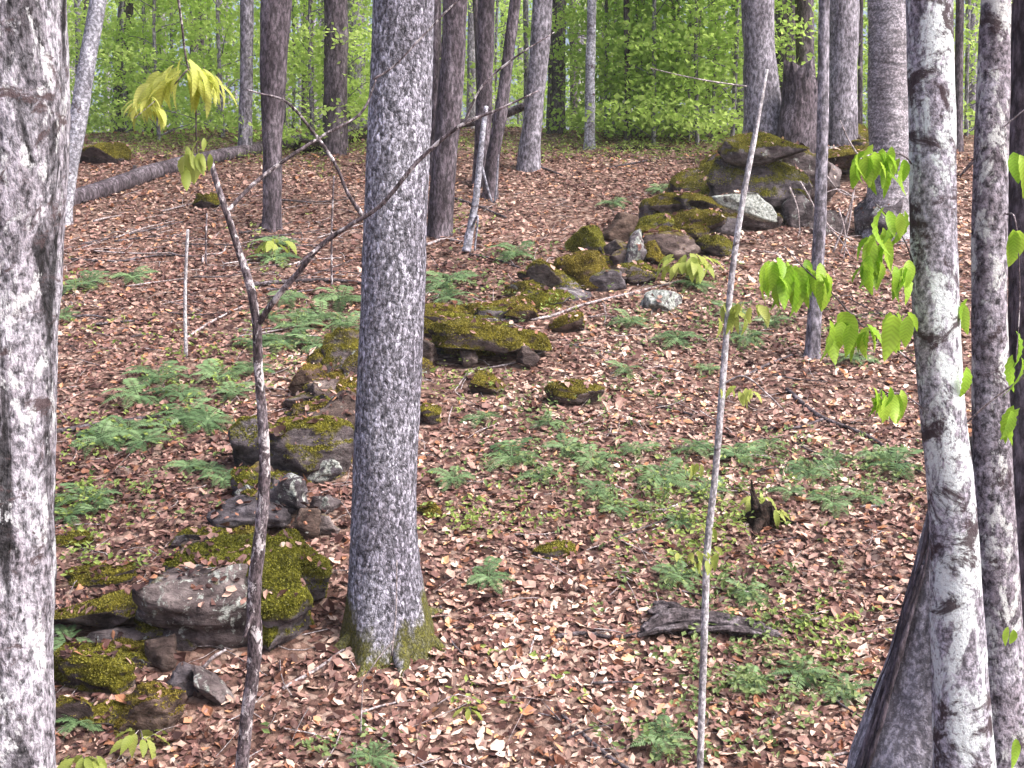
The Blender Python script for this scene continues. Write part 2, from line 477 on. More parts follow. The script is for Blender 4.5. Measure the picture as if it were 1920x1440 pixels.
M['bark_sap'] = bark('sapling bark', (0.05, 0.036, 0.038), (0.115, 0.088, 0.092), (0.22, 0.18, 0.19), 14, 0.3, 60, 0.5, 0.75, lichen=0.535, lcol=(0.55, 0.52, 0.55), bump=0.5)
M['bark_stick'] = bark('pale stick bark', (0.26, 0.23, 0.23), (0.42, 0.39, 0.39), (0.56, 0.53, 0.53), 9, 0.4, 60, 0.6, 0.5, patch=0.60, bump=0.4)
M['dead'] = bark('weathered dead wood', (0.035, 0.027, 0.029), (0.085, 0.068, 0.071), (0.17, 0.145, 0.152), 6, 1, 30, 1, 0.75, bump=0.9)
M['deadpale'] = bark('bleached dead twig', (0.20, 0.16, 0.15), (0.33, 0.275, 0.265), (0.48, 0.42, 0.41), 8, 1, 40, 1, 0.6, bump=0.5)
M['rot'] = bark('rotten dark wood', (0.008, 0.005, 0.004), (0.020, 0.012, 0.009), (0.05, 0.03, 0.024), 8, 1, 30, 1, 0.8, bump=1.0)

# ------------------------------------------------------------------ ground sheet
def grid_axis(segs):
    a = [np.arange(s, e, st) for s, e, st in segs]
    return np.concatenate(a + [[segs[-1][1]]])
gx = grid_axis([(-900, -100, 100), (-100, -20, 8), (-20, -9, 0.8), (-9, 9, 0.12), (9, 20, 0.8), (20, 100, 8), (100, 900, 100)])
gy = grid_axis([(-60, -4, 4), (-4, 4, 0.5), (4, 26, 0.12), (26, 44, 0.4), (44, 100, 4), (100, 900, 50)])
X, Y = np.meshgrid(gx, gy)
Z = gz(X, Y) + np.where((Y > 4) & (Y < 40), 0.018 * fbm(X * 5, Y * 5, 1.7, 3), 0)
nx, ny = len(gx), len(gy)
ii = np.arange(ny - 1)[:, None]; jj = np.arange(nx - 1)[None, :]
F = np.stack([ii * nx + jj, ii * nx + jj + 1, (ii + 1) * nx + jj + 1, (ii + 1) * nx + jj], -1).reshape(-1, 4)
ground = obj('ground', mesh_np('ground', np.stack([X, Y, Z], -1), F), M['ground'])
tag(ground, 'leaf covered woodland slope rising to a crest', kind='structure')

# ------------------------------------------------------------------ trees
def limb_mesh(seed, L=2.6, r=0.06):
    g = np.random.default_rng(seed)
    pts = [(0, 0, 0)]; p = np.zeros(3); d = np.array([0.8, 0, 0.6])
    for k in range(5):
        p = p + d * L / 5; pts.append(tuple(p)); d = d + g.normal(0, 0.22, 3); d /= np.linalg.norm(d)
    return tube_mesh('limb', pts, np.linspace(r, 0.012, 6), sides=6, n=12)
LIMBS = [limb_mesh(k) for k in range(4)]

def green_cols(g, n, lo=(0.17, 0.31, 0.03), hi=(0.42, 0.58, 0.09)):
    t = g.beta(2, 2, (n, 1)); return np.array(lo) * (1 - t) + np.array(hi) * t

def canopy_mesh(seed):
    g = np.random.default_rng(seed)
    nc = 14
    u = g.normal(0, 1, (nc, 3)); u /= np.linalg.norm(u, axis=1)[:, None]
    cc = u * (g.uniform(0.35, 1, (nc, 1)) ** 0.5) * np.array([2.6, 2.6, 1.9])
    k = 22
    pts = (cc[:, None, :] + g.normal(0, 1, (nc, k, 3)) * np.array([.42, .42, .18])).reshape(-1, 3)
    n = len(pts)
    return leaf_cloud('crown', pts, np.tile([0, 0, 1.0], (n, 1)), g.uniform(.07, .12, n), green_cols(g, n), g, LEAF_T2, LEAF_F2, 0.5)
CANOPY = [canopy_mesh(50 + k) for k in range(3)]

def ztop(d): return 1.6 + 0.17 * d

def trunk(pts, radii, sides, step, seed=0, rough=0.05, rscale=6.0, flare=(0, 5, 0.3), topz=None, fine=0.0, lat=0.0):
    """near-vertical trunk from centre-line points sorted upward; horizontal rings"""
    pts = np.asarray(pts, float); radii = np.asarray(radii, float)
    z = pts[:, 2]
    zs = [z[0]]
    while zs[-1] < z[-1] - 1e-4:
        zz = zs[-1]
        zs.append(min(z[-1], zz + (step if (topz is None or zz < topz) else 0.5)))
    zs = np.array(zs)
    q = np.column_stack([pts, radii])
    sm = smooth_path(q, 200)
    o = np.argsort(sm[:, 2]); sm = sm[o]
    cx, cy, rr = (np.interp(zs, sm[:, 2], sm[:, i]) for i in (0, 1, 3))
    th = np.linspace(0, 2 * np.pi, sides, endpoint=False)
    ct, st = np.cos(th)[None], np.sin(th)[None]
    r = rr[:, None] * np.ones((1, sides))
    base = rr[:, None]
    nz = fbm(ct * base * rscale + seed * 3.1, st * base * rscale, zs[:, None] * rscale * 0.4, 4)
    r = r * (1 + rough * nz)
    if fine:
        f = fbm(ct * base * 40 + seed, st * base * 40, zs[:, None] * 14, 3)
        r = r + fine * f
    if lat:
        r = r * (1 + lat * vnoise(ct * 1.4 + seed, st * 1.4, zs[:, None] * 2.5))
    amp, nl, hg = flare
    if amp:
        e = np.exp(-np.maximum(0, zs - z[0]) / hg)[:, None]
        lobe = 0.55 + 0.45 * np.cos(nl * th[None] + seed) + 0.3 * vnoise(ct * 2 + seed, st * 2, 0.5)
        r = r + amp * e * lobe
    V = np.stack([cx[:, None] + r * ct, cy[:, None] + r * st, zs[:, None] + 0 * r], -1).reshape(-1, 3)
    n = len(zs)
    i = np.arange(n - 1)[:, None]; j = np.arange(sides)[None, :]
    F = np.stack([i * sides + j, i * sides + (j + 1) % sides, (i + 1) * sides + (j + 1) % sides, (i + 1) * sides + j], -1).reshape(-1, 4)
    b = len(V)
    V = np.vstack([V, [[cx[-1], cy[-1], zs[-1]]]])
    jj = np.arange(sides)
    T = np.vstack([tri(F), np.stack([(n - 1) * sides + jj, (n - 1) * sides + (jj + 1) % sides, np.full(sides, b)], 1)])
    return V, T

TREE_N = [0]
def tree(name, label, spec, mat, d=None, H=13.0, sides=24, step=0.12, rough=0.05, flare=(0.06, 4, 0.25), group=None,
         crown=True, fine=0.0, nl=5, cat='tree', lat=0.0, broken=None):
    """spec: [(px, py, width_px)] from the top of the picture downward; the last point is at (or nearest to) the base"""
    TREE_N[0] += 1; sd_ = TREE_N[0]
    if d is None:
        d = G(spec[-1][0], spec[-1][1]).y
    W = [(P(px, py, d), w * d / FPX / 2) for px, py, w in spec][::-1]       # upward
    p0, r0 = W[0]
    g0 = gzf(p0.x, p0.y)
    pts = []; rad = []
    if p0.z > g0 + 0.05:                                                    # carry on down to the ground
        dirn = (W[1][0] - p0); k = (p0.z - g0 + 0.15) / max(dirn.z, 0.05)
        q = p0 - dirn * min(k, 1.5) * 0.5; q.z = g0 - 0.15
        pts.append(q); rad.append(r0 * 1.08)
    else:
        q = p0.copy(); q.z = min(p0.z, g0) - 0.15
        if p0.z - q.z > 0.05:
            pts.append(q); rad.append(r0)
    for p, r in W:
        if not pts or p.z > pts[-1].z + 0.03: pts.append(p); rad.append(r)
    top = pts[-1]
    if broken is None:
        slope = (pts[-1] - pts[-2]); slope = slope / max(slope.z, 0.05)
        zt = ztop(d)
        n = 4
        lastr = rad[-1]
        for k in range(1, n + 1):
            hz = (H - top.z) * k / n
            if hz <= 0: continue
            f = min(1.0, 2.0 / max(1, hz))
            pts.append(Vector((top.x + slope.x * hz * f, top.y + slope.y * hz * f, top.z + hz)))
            rad.append(lastr * (1 - 0.75 * k / n))
    base = Vector((pts[0].x, pts[0].y, gzf(pts[0].x, pts[0].y)))
    root = thing(name, label, cat, base, group)
    arr = np.array([p - base for p in pts])
    V, T = trunk(arr, rad, sides, step, sd_ * 1.7, rough, 6.0, flare, ztop(d) - base.z + 0.5, fine, lat)
    if broken:
        zt = V[:, 2].max(); m = V[:, 2] > zt - broken
        V[m, 2] += broken * 0.8 * vnoise(V[m, 0] * 25, V[m, 1] * 25, 1.0)
    obj('trunk', mesh_np('trunk', V, T), mat, root)
    if broken is None and nl:
        g = random.Random(sd_)
        z0 = ztop(d) + 0.6 - base.z; z1 = arr[-1][2]
        for k in range(nl):
            h = z0 + (z1 - z0) * (k + 0.4) / nl
            c = [np.interp(h, arr[:, 2], arr[:, i]) for i in (0, 1)]
            sc = max(0.5, min(1.3, np.interp(h, arr[:, 2], rad) / 0.09))
            lm = LIMBS[(sd_ + k) % 4]
            o = obj('limb', lm, mat, root, (c[0], c[1], h), (0, 0, g.uniform(0, 6.28)), (sc, sc, sc))
        if crown:
            o = obj('crown', CANOPY[sd_ % 3], M['green'], root, (arr[-1][0], arr[-1][1], max(z1 - 0.6, ztop(d) + 3.0 - base.z)), (0, 0, g.uniform(0, 6.28)))
    return root

# foreground trunks
left_tree = tree('tree', 'thick foreground trunk with flaky white and dark brown bark beside a fallen log', [(15, -30, 215), (22, 300, 205), (5, 560, 200), (2, 800, 192), (2, 1100, 195), (2, 1440, 205)], M['bark_left'], d=4.8,
     H=12, sides=110, step=0.012, rough=0.10, flare=(0.05, 4, 0.4), fine=0.0045, lat=0.05)
main_tree = tree('tree', 'straight speckled grey trunk with moss on its flared base beside tumbled stones', [(757, -10, 112), (748, 250, 117), (738, 520, 119), (726, 800, 121), (720, 1000, 126), (726, 1120, 150), (730, 1195, 172)], M['bark_main'],
     H=14, sides=120, step=0.014, rough=0.035, flare=(0.12, 5, 0.15), fine=0.005)
for k, a in enumerate((-2.75, -2.0, -1.25, -0.35, 0.6, 2.2)):
    c_, s_ = math.cos(a), math.sin(a)
    mb = main_tree.location; q_ = []
    for rr_, up_ in ((0.20, 0.16), (0.30, 0.07), (0.40, 0.015), (0.54, -0.03)):
        xx, yy = rr_ * c_ + 0.05 * math.sin(3 * rr_ + k), rr_ * s_
        q_.append((xx, yy, gzf(mb.x + xx, mb.y + yy) - mb.z + up_))
    obj('root', tube_mesh('root', q_, [0.09, 0.07, 0.05, 0.02], sides=12, n=24, rough=0.2, rscale=8, seed=k), M['bark_main'], main_tree)
beech_a = tree('beech_tree', 'slender beech trunk blotched with white lichen and dark rings', [(1742, -10, 86), (1748, 300, 86), (1753, 520, 84), (1766, 750, 84), (1786, 950, 92), (1796, 1200, 102), (1808, 1440, 116)], M['bark_beech'], d=5.0,
     H=11, sides=90, step=0.012, rough=0.06, flare=(0.04, 3, 0.3), fine=0.0015, lat=0.05)
beech_b = tree('beech_tree', 'dark speckled beech trunk close behind the white blotched beech', [(1868, -10, 56), (1858, 300, 62), (1855, 600, 66), (1862, 900, 74), (1872, 1150, 84), (1885, 1440, 96)], M['bark_beech2'], d=5.35,
     H=10.5, sides=80, step=0.014, rough=0.07, flare=(0.04, 3, 0.3), fine=0.002, lat=0.05)
edge_tree = tree('tree', 'dark furrowed trunk beyond the pair of beech trunks', [(1935, -10, 70), (1930, 400, 74), (1932, 900, 84), (1945, 1440, 100)], M['bark_dark'], d=5.9, H=11, sides=60, step=0.02, rough=0.09, fine=0.003)
old_stub = tree('tree_stump', 'broad old grey trunk stub flaring out at the foot of the blotched beech', [(1800, 800, 56), (1796, 960, 105), (1782, 1150, 176), (1764, 1300, 236), (1748, 1440, 296)], M['bark_old'], d=5.5,
     sides=100, step=0.012, rough=0.07, flare=(0.05, 5, 0.3), fine=0.002, lat=0.08, broken=0.12, cat='stump')

PL = random.Random(3)
for k in range(5):
    u = -1.0 + 0.045 * k + PL.uniform(-.01, .01)
    rows = [(960, 1796, 105), (1060, 1790, 140), (1150, 1782, 176), (1230, 1773, 206), (1300, 1764, 236), (1380, 1756, 268), (1440, 1748, 296), (1500, 1742, 320)]
    a = 0 if k < 3 else PL.randrange(0, 3); b = len(rows) if k < 5 else PL.randrange(4, len(rows))
    q, rr_ = [], []
    for py, cx, w in rows[a:b]:
        r_ = w / 2 * 5.5 / FPX
        dep = 5.5 - r_ * math.sqrt(max(0, 1 - u * u)) * 0.97
        q.append(tuple(P(cx + u * w / 2 * (5.5 / dep) + PL.uniform(-3, 3), py, dep) - old_stub.location)); rr_.append(PL.uniform(.006, .014))
    obj('bark_plate', tube_mesh('bark_plate', q, rr_, sides=8, n=60, rough=0.5, rscale=18, seed=k), M['bark_dark'], old_stub)

# mid-distance and background trunks: (label, spec, material key, depth or None)
BG = [
 ('leaning white birch trunk behind the flaky foreground trunk', [(186, -10, 30), (165, 110, 32), (145, 230, 34), (124, 340, 38), (112, 420, 42)], 'bark_pale', None),
 ('purplish brown trunk with leafy sprigs standing uphill of the fallen log', [(518, -10, 58), (512, 150, 48), (511, 300, 36), (510, 430, 34)], 'bark_dark', None),
 ('straight reddish brown trunk close behind the speckled grey tree', [(853, -10, 46), (848, 130, 46), (834, 300, 47), (825, 440, 46)], 'bark_dark', None),
 ('grey pole-like young trunk rising between tumbled wall and beech trunks', [(1545, -10, 20), (1543, 200, 21), (1538, 400, 23), (1524, 670, 26)], 'bark_mid', None),
 ('pale ringed trunk at the far end of tumbled wall', [(1668, -10, 74), (1666, 200, 76), (1668, 340, 80), (1662, 440, 92)], 'bark_ring', None),
 ('massive grey trunk with flared foot behind the tumbled boulders', [(1420, -10, 58), (1424, 100, 60), (1430, 200, 72), (1436, 258, 92)], 'bark_mid', 23.5),
 ('lavender grey trunk standing behind mossy slab on the crest', [(1581, -10, 58), (1580, 100, 56), (1578, 235, 58)], 'bark_mid', 24.0),
 ('thin dark pole trunk beside the speckled grey tree', [(816, -10, 13), (816, 150, 14), (812, 330, 15)], 'bark_dark', 23.0),
 ('dark trunk with crooked neighbour on the crest', [(912, -10, 32), (908, 150, 30), (905, 260, 30), (902, 345, 33)], 'bark_dark', None),
 ('crooked dark trunk curving up from the crest', [(968, -10, 20), (952, 110, 22), (938, 220, 24), (924, 300, 25), (920, 372, 28)], 'bark_dark', None),
 ('straight grey brown trunk with spreading root foot on the crest', [(1018, -10, 36), (1010, 120, 36), (998, 230, 36), (991, 318, 44)], 'bark_mid', None),
 ('dim trunk with dead stub foot behind the grey brown trunk', [(1046, -10, 30), (1044, 120, 32), (1042, 262, 36)], 'bark_dark', 30.0),
 ('slim pale grey trunk standing alone on the mossy crest', [(1110, -10, 17), (1107, 140, 18), (1105, 280, 20)], 'bark_pale', None),
 ('lichen grey trunk beside the purplish leafy trunk', [(463, -10, 24), (462, 130, 24), (460, 250, 26)], 'bark_mid', 25.0),
 ('broad dark trunk rising from behind the log end', [(630, -10, 44), (630, 120, 44), (628, 250, 46)], 'bark_dark', 25.0),
]
for lab, spec, mk, d in BG:
    w0 = spec[-1][2]
    tree('tree', lab, spec, M[mk], d=d, sides=28 if w0 < 60 else 40, step=0.07, rough=0.08, flare=(0.15 if w0 > 80 else 0.09, 5, 0.13), H=15, lat=0.06)
# further trunks beyond the crest
FAR = [(228, 26, 30, 'bark_dark', 8), (302, 22, 34, 'bark_mid', -4), (365, 18, 38, 'bark_dark', 0), (276, 30, 44, 'bark_mid', 6), (412, 14, 36, 'bark_mid', 2), (668, 34, 30, 'bark_mid', -2), (575, 18, 36, 'bark_dark', 3),
       (884, 16, 38, 'bark_mid', 2), (1075, 13, 36, 'bark_dark', -2), (1160, 22, 40, 'bark_mid', 2), (1205, 14, 36, 'bark_dark', -3), (1262, 24, 44, 'bark_mid', 3), (1310, 16, 38, 'bark_dark', 1),
       (1352, 22, 34, 'bark_mid', -2), (1386, 26, 30, 'bark_mid', -2), (1470, 40, 31, 'bark_dark', 4), (1510, 34, 27, 'bark_dark', -2), (1613, 9, 27, 'bark_dark', 1), (1640, 26, 36, 'bark_mid', 0), (1798, 15, 26, 'bark_dark', 2),
       (1822, 18, 34, 'bark_mid', -3), (1900, 26, 28, 'bark_dark', 2), (785, 20, 36, 'bark_dark', 0), (535, 20, 44, 'bark_mid', 0), (160, 20, 40, 'bark_dark', 5), (948, 18, 46, 'bark_mid', 0), (1135, 14, 50, 'bark_dark', 1), (90, 24, 35, 'bark_dark', 0), (1960, 26, 33, 'bark_mid', 0), (-60, 28, 33, 'bark_dark', 0)]
TR = random.Random(14)
for k in range(18):
    FAR.append((140 + 1500 * (k + TR.random()) / 18, TR.uniform(7, 14), TR.uniform(26, 36), TR.choice(['bark_mid', 'bark_dark']), TR.uniform(-9, 9)))
for px, w, d, mk, lean in FAR:
    tone = 'grey' if mk == 'bark_mid' else 'dark brown'
    tree('tree', 'distant straight %s trunk half hidden by fresh green leaves beyond the crest' % tone, [(px + lean, -10, w), (px, 130, w * 1.02), (px - lean * 0.5, 250, w * 1.08)], M[mk], d=d, sides=14, step=0.25,
         rough=0.07, flare=(0.06, 4, 0.25), H=16, nl=4, group='distant %s trunks beyond the crest' % tone)

# broken grey snag on the crest, behind the boulders
tree('snag', 'broken mossy grey snag between two trunks on the crest', [(1500, 140, 66), (1500, 190, 68), (1496, 250, 78)], M['bark_dark'], d=23.0, sides=40, step=0.04, rough=0.1, flare=(0.1, 4, 0.2), broken=0.42, cat='snag', lat=0.1)

# ------------------------------------------------------------------ rocks
bm = bmesh.new(); bmesh.ops.create_icosphere(bm, subdivisions=5, radius=1.0)
ICO_V5 = np.array([v.co[:] for v in bm.verts]); ICO_F5 = np.array([[v.index for v in f.verts] for f in bm.faces]); bm.free()
bm = bmesh.new(); bmesh.ops.create_icosphere(bm, subdivisions=4, radius=1.0)
ICO_V4 = np.array([v.co[:] for v in bm.verts]); ICO_F4 = np.array([[v.index for v in f.verts] for f in bm.faces]); bm.free()

ROCKS_BVH = []
MOSSY = []
def rock_mesh(w, h, t, seed, p=3.2, cuts=13, hi=False, rough=0.09):
    g = np.random.default_rng(seed)
    V = (ICO_V5 if hi else ICO_V4).copy(); F = ICO_F5 if hi else ICO_F4
    a = g.normal(0, 0.25, 3)
    Rm = np.array(Matrix.Rotation(a[0], 3, 'X') @ Matrix.Rotation(a[1], 3, 'Y') @ Matrix.Rotation(a[2], 3, 'Z'))
    U = V @ Rm
    r = 1 / (np.abs(U) ** p).sum(1) ** (1 / p)
    V = V * r[:, None]
    for k in range(cuts):
        n = g.normal(0, 1, 3); n /= np.linalg.norm(n)
        n[2] *= 0.75; n /= np.linalg.norm(n)
        off = g.uniform(0.52, 0.92)
        e = np.maximum(0, V @ n - off)
        V = V - (e * 0.97)[:, None] * n
    V *= np.array([w / 2, t / 2, h / 2]) / np.abs(V).max(0)
    s = (w + h + t) / 3
    N = V / (np.linalg.norm(V, axis=1)[:, None] + 1e-9)
    k = 2.6 / s
    f = fbm(V[:, 0] * k + seed * 1.3, V[:, 1] * k, V[:, 2] * k * 1.7, 5)
    lay = vnoise(V[:, 0] * k * 0.6, V[:, 1] * k * 0.6 + seed, V[:, 2] * k * 5)
    V = V + N * (rough * s * (0.62 * f - 0.35 * np.abs(vnoise(V[:, 0] * k * 1.6 + seed, V[:, 1] * k * 1.6, V[:, 2] * k * 2.4)) + 0.34 * lay))[:, None]
    return V, F

def rock(name, parent, px, py, w, h, moss, lich, warm, seed, tilt=0, gy=None, p=3.2, thick=0.9, hi=False, label=None, cat=None, group=None, lift=0.0, rough=0.09):
    """px,py,w,h in photo pixels; stands where its foot meets the ground (gy: pixel row of the foot)"""
    ft = G(px, gy if gy else py + h * 0.45)
    d0 = ft.y
    hm = h * d0 / FPX; wm = w * d0 / FPX
    tm = thick * (wm + hm) / 2
    d = d0 + tm * 0.32
    c = P(px, py, d)
    sc = d / FPX
    V, F = rock_mesh(w * sc * 1.04, h * sc * 1.18, tm, seed, p, hi=hi, rough=rough)
    Rm = np.array(Matrix.Rotation(R(tilt), 3, 'Y'))
    V = V @ Rm.T
    me = mesh_np(name, V, F)
    base = parent.location if parent is not None else Vector((0, 0, 0))
    o = obj(name, me, M['rock'], parent, c - base)
    o.color = (moss, lich, warm, 1)
    if cat: tag(o, label, cat, group)
    elif label: o['label'] = label
    ROCKS_BVH.append((V + np.array(c), F))
    if moss >= 0.4: MOSSY.append((o, V, F, moss, warm))
    return o

g0 = G(400, 1230)
FW_R0 = random.Random(78)
near_wall = thing('stone_wall', 'tumbled dry stone wall of mossy boulders beside the speckled grey trunk', 'stone wall', g0)
NEAR = [  # px, py, w, h, moss, lichen, warm, tilt, gy, label
 (370, 1138, 228, 172, 0.14, 0.50, 0.45, 4, 1232, 'big square boulder with pale green lichen over a dark gap'),
 (525, 1125, 165, 215, 0.74, 0.15, 0.10, -8, 1228, 'tall mossy boulder with streaked olive face'),
 (425, 1052, 270, 90, 0.66, 0.30, 0.05, -6, 1110, 'mossy green slab on top of the big boulder'),
 (555, 1065, 130, 120, 0.66, 0.10, 0.15, 0, 1140, None),
 (190, 1150, 210, 66, 0.60, 0.10, 0.45, -5, 1200, None),
 (168, 1258, 185, 88, 0.85, 0.0, 0.28, 3, None, 'low rounded stone thick with bright golden moss'),
 (297, 1222, 72, 82, 0.15, 0.05, 0.75, 0, 1262, None),
 (285, 1332, 150, 118, 0.50, 0.0, 0.85, -10, None, 'brown mossy wedge shaped stone'),
 (392, 1285, 150, 44, 0.05, 0.42, 0.40, 48, 1330, 'long ridged grey stone leaning out of the heap'),
 (345, 1278, 70, 66, 0.0, 0.25, 0.15, 10, 1312, None),
 (138, 1335, 90, 62, 0.50, 0.10, 0.6, 0, None, None),
 (230, 1195, 140, 40, 0.1, 0.25, 0.4, -4, 1225, None),
 (185, 1078, 150, 44, 0.68, 0.0, 0.45, -7, None, None),
 (130, 1015, 90, 30, 0.6, 0.0, 0.3, -5, None, None),
 (462, 968, 165, 58, 0.0, 0.12, 0.10, 6, 1008, 'dark purple slab lying across the heap'),
 (395, 1012, 150, 52, 0.45, 0.45, 0.25, -4, None, None),
 (572, 985, 62, 58, 0.10, 0.1, 0.85, 0, None, None),
 (545, 935, 84, 74, 0.0, 0.55, 0.05, 35, 985, 'grey lichen speckled stone tipped on its corner'),
 (462, 930, 46, 38, 0.0, 0.50, 0.05, 0, 955, None),
 (612, 988, 50, 46, 0.3, 0.3, 0.5, 0, None, None),
 (610, 945, 70, 40, 0.1, 0.4, 0.3, 0, None, None),
 (575, 848, 185, 120, 0.56, 0.12, 0.30, 6, 910, 'rounded boulder with bright moss cap and brown face'),
 (602, 885, 78, 44, 0.0, 0.85, 0.0, -5, 915, 'pale white stone tucked under the moss capped boulder'),
 (484, 842, 100, 112, 0.58, 0.25, 0.15, -8, None, None),
 (636, 785, 125, 92, 0.12, 0.2, 0.75, 0, 835, None),
 (648, 728, 96, 62, 0.72, 0.0, 0.85, -12, 765, 'stone capped with golden yellow moss'),
 (572, 722, 88, 62, 0.42, 0.0, 0.9, 0, None, None),
 (640, 672, 86, 104, 0.48, 0.30, 0.4, 5, None, None),
 (690, 700, 90, 80, 0.4, 0.2, 0.5, 0, None, None),
 (600, 690, 50, 60, 0.5, 0.1, 0.6, 0, None, None),
]
for k in range(46):
    u = FW_R0.random(); x0 = 170 + 500 * u; y0 = 1330 - 620 * u + FW_R0.uniform(-50, 60)
    NEAR.append((x0, y0, FW_R0.uniform(40, 120), FW_R0.uniform(26, 64), FW_R0.uniform(.25, .75), FW_R0.uniform(0, .5), FW_R0.uniform(.05, .8), FW_R0.uniform(-15, 15), None, None))
WL = np.array([(300, 1200), (480, 960), (600, 790), (690, 690), (830, 640), (930, 600), (1040, 535)], float)
for k in range(44):
    t_ = FW_R0.uniform(0, len(WL) - 1.001); i_ = int(t_); q_ = WL[i_] * (1 - t_ + i_) + WL[i_ + 1] * (t_ - i_)
    NEAR.append((q_[0] + FW_R0.uniform(-45, 45), q_[1] + FW_R0.uniform(-28, 34), FW_R0.uniform(44, 112), FW_R0.uniform(24, 44), FW_R0.uniform(.35, .8), FW_R0.uniform(0, .45), FW_R0.uniform(.05, .8), FW_R0.uniform(-14, 14), None, None))
for k, (px, py, w, h, mo, li, wa, ti, gyy, lab) in enumerate(NEAR):
    rock('stone', near_wall, px, py, w, h, mo, li, wa, 100 + k, ti, gyy, p=4.5 if k in (0, 6) else 3.2, hi=w > 140, label=lab, rough=0.12)

far_wall = thing('stone_wall', 'tumbled boulder wall near the crest with a pale slab leaning on it', 'stone wall', G(1300, 430))
FARW = [
 (1092, 513, 116, 72, 0.86, 0.0, 0.80, -8, None, 'rounded boulder covered in golden brown moss'),
 (1030, 520, 84, 78, 0.55, 0.0, 0.55, -30, None, None),
 (1062, 552, 90, 28, 0.0, 0.45, 0.1, 0, None, None),
 (1104, 455, 88, 52, 0.76, 0.1, 0.15, -6, None, None),
 (1162, 430, 84, 54, 0.08, 0.1, 0.9, -8, None, 'reddish brown bare stone'),
 (1186, 474, 46, 78, 0.1, 0.62, 0.1, 15, None, None),
 (1235, 432, 110, 54, 0.56, 0.3, 0.15, 0, None, None),
 (1305, 398, 172, 62, 0.62, 0.1, 0.55, 3, 430, 'flat slab with moss on top and dark red face'),
 (1262, 468, 130, 56, 0.30, 0.1, 0.65, 5, None, None),
 (1345, 462, 80, 44, 0.66, 0.1, 0.25, 0, None, None),
 (1402, 382, 136, 40, 0.0, 1.15, 0.0, 19, 470, 'pale white slab leaning on the big boulder'),
 (1425, 358, 190, 108, 0.46, 0.22, 0.15, 8, 418, 'big dark boulder with mossy top'),
 (1332, 342, 112, 66, 0.56, 0.25, 0.25, -22, None, None),
 (1300, 360, 70, 50, 0.5, 0.2, 0.3, -15, None, None),
 (1432, 284, 168, 56, 0.60, 0.25, 0.25, 4, 422, 'broad mossy capstone under the massive trunk'),
 (1482, 245, 62, 48, 0.05, 0.50, 0.05, -25, 275, None),
 (1590, 262, 130, 58, 0.66, 0.1, 0.40, 4, 300, 'olive mossy slab on the crest'),
 (1578, 303, 96, 44, 0.05, 0.45, 0.15, 10, 330, None),
 (1510, 290, 60, 50, 0.3, 0.2, 0.7, 0, None, None),
 (1662, 398, 110, 118, 0.12, 0.40, 0.05, 0, None, 'dark rounded boulder at the foot of the ringed trunk'),
 (1500, 400, 70, 60, 0.2, 0.45, 0.3, 0, None, None),
 (1375, 325, 130, 76, 0.56, 0.25, 0.3, -14, 380, None), (1495, 330, 120, 90, 0.36, 0.3, 0.35, 8, 400, None), (1352, 300, 110, 44, 0.58, 0.2, 0.3, -16, 350, None),
 (1545, 345, 90, 66, 0.3, 0.35, 0.4, 0, 385, None), (1410, 418, 120, 40, 0.50, 0.2, 0.4, 4, None, None), (1470, 300, 100, 56, 0.5, 0.2, 0.4, 6, 400, None), (1290, 350, 90, 50, 0.58, 0.2, 0.3, -18, None, None),
 (1555, 420, 80, 50, 0.2, 0.4, 0.4, 5, None, None), (1240, 395, 90, 46, 0.56, 0.15, 0.3, -10, None, None), (1620, 300, 90, 60, 0.4, 0.3, 0.3, 0, None, None), (1195, 520, 70, 40, 0.4, 0.2, 0.4, 0, None, None),
]
FW_R = random.Random(77)
for k in range(16):
    x0 = FW_R.uniform(1270, 1620); y0 = 395 - (x0 - 1270) * 0.30 + FW_R.uniform(-30, 40)
    FARW.append((x0, y0, FW_R.uniform(80, 170), FW_R.uniform(24, 46), FW_R.uniform(.45, .75), FW_R.uniform(0, .4), FW_R.uniform(.05, .6), FW_R.uniform(-24, 12), y0 + FW_R.uniform(22, 60), None))
for k in range(48):
    u = FW_R.random(); x0 = 1000 + 580 * u; y0 = 560 - 275 * u + FW_R.uniform(-40, 40)
    FARW.append((x0, y0, FW_R.uniform(40, 120), FW_R.uniform(22, 50), FW_R.uniform(.25, .75), FW_R.uniform(0, .5), FW_R.uniform(.05, .8), FW_R.uniform(-15, 15), None, None))
for k, (px, py, w, h, mo, li, wa, ti, gyy, lab) in enumerate(FARW):
    rock('stone', far_wall, px, py, w, h, mo, li, wa, 200 + k, ti, gyy, hi=w > 150, label=lab, p=2.5 if k in (0, 19) else 3.0, thick=0.8 if k == 14 else (0.5 if k == 10 else 1.0))

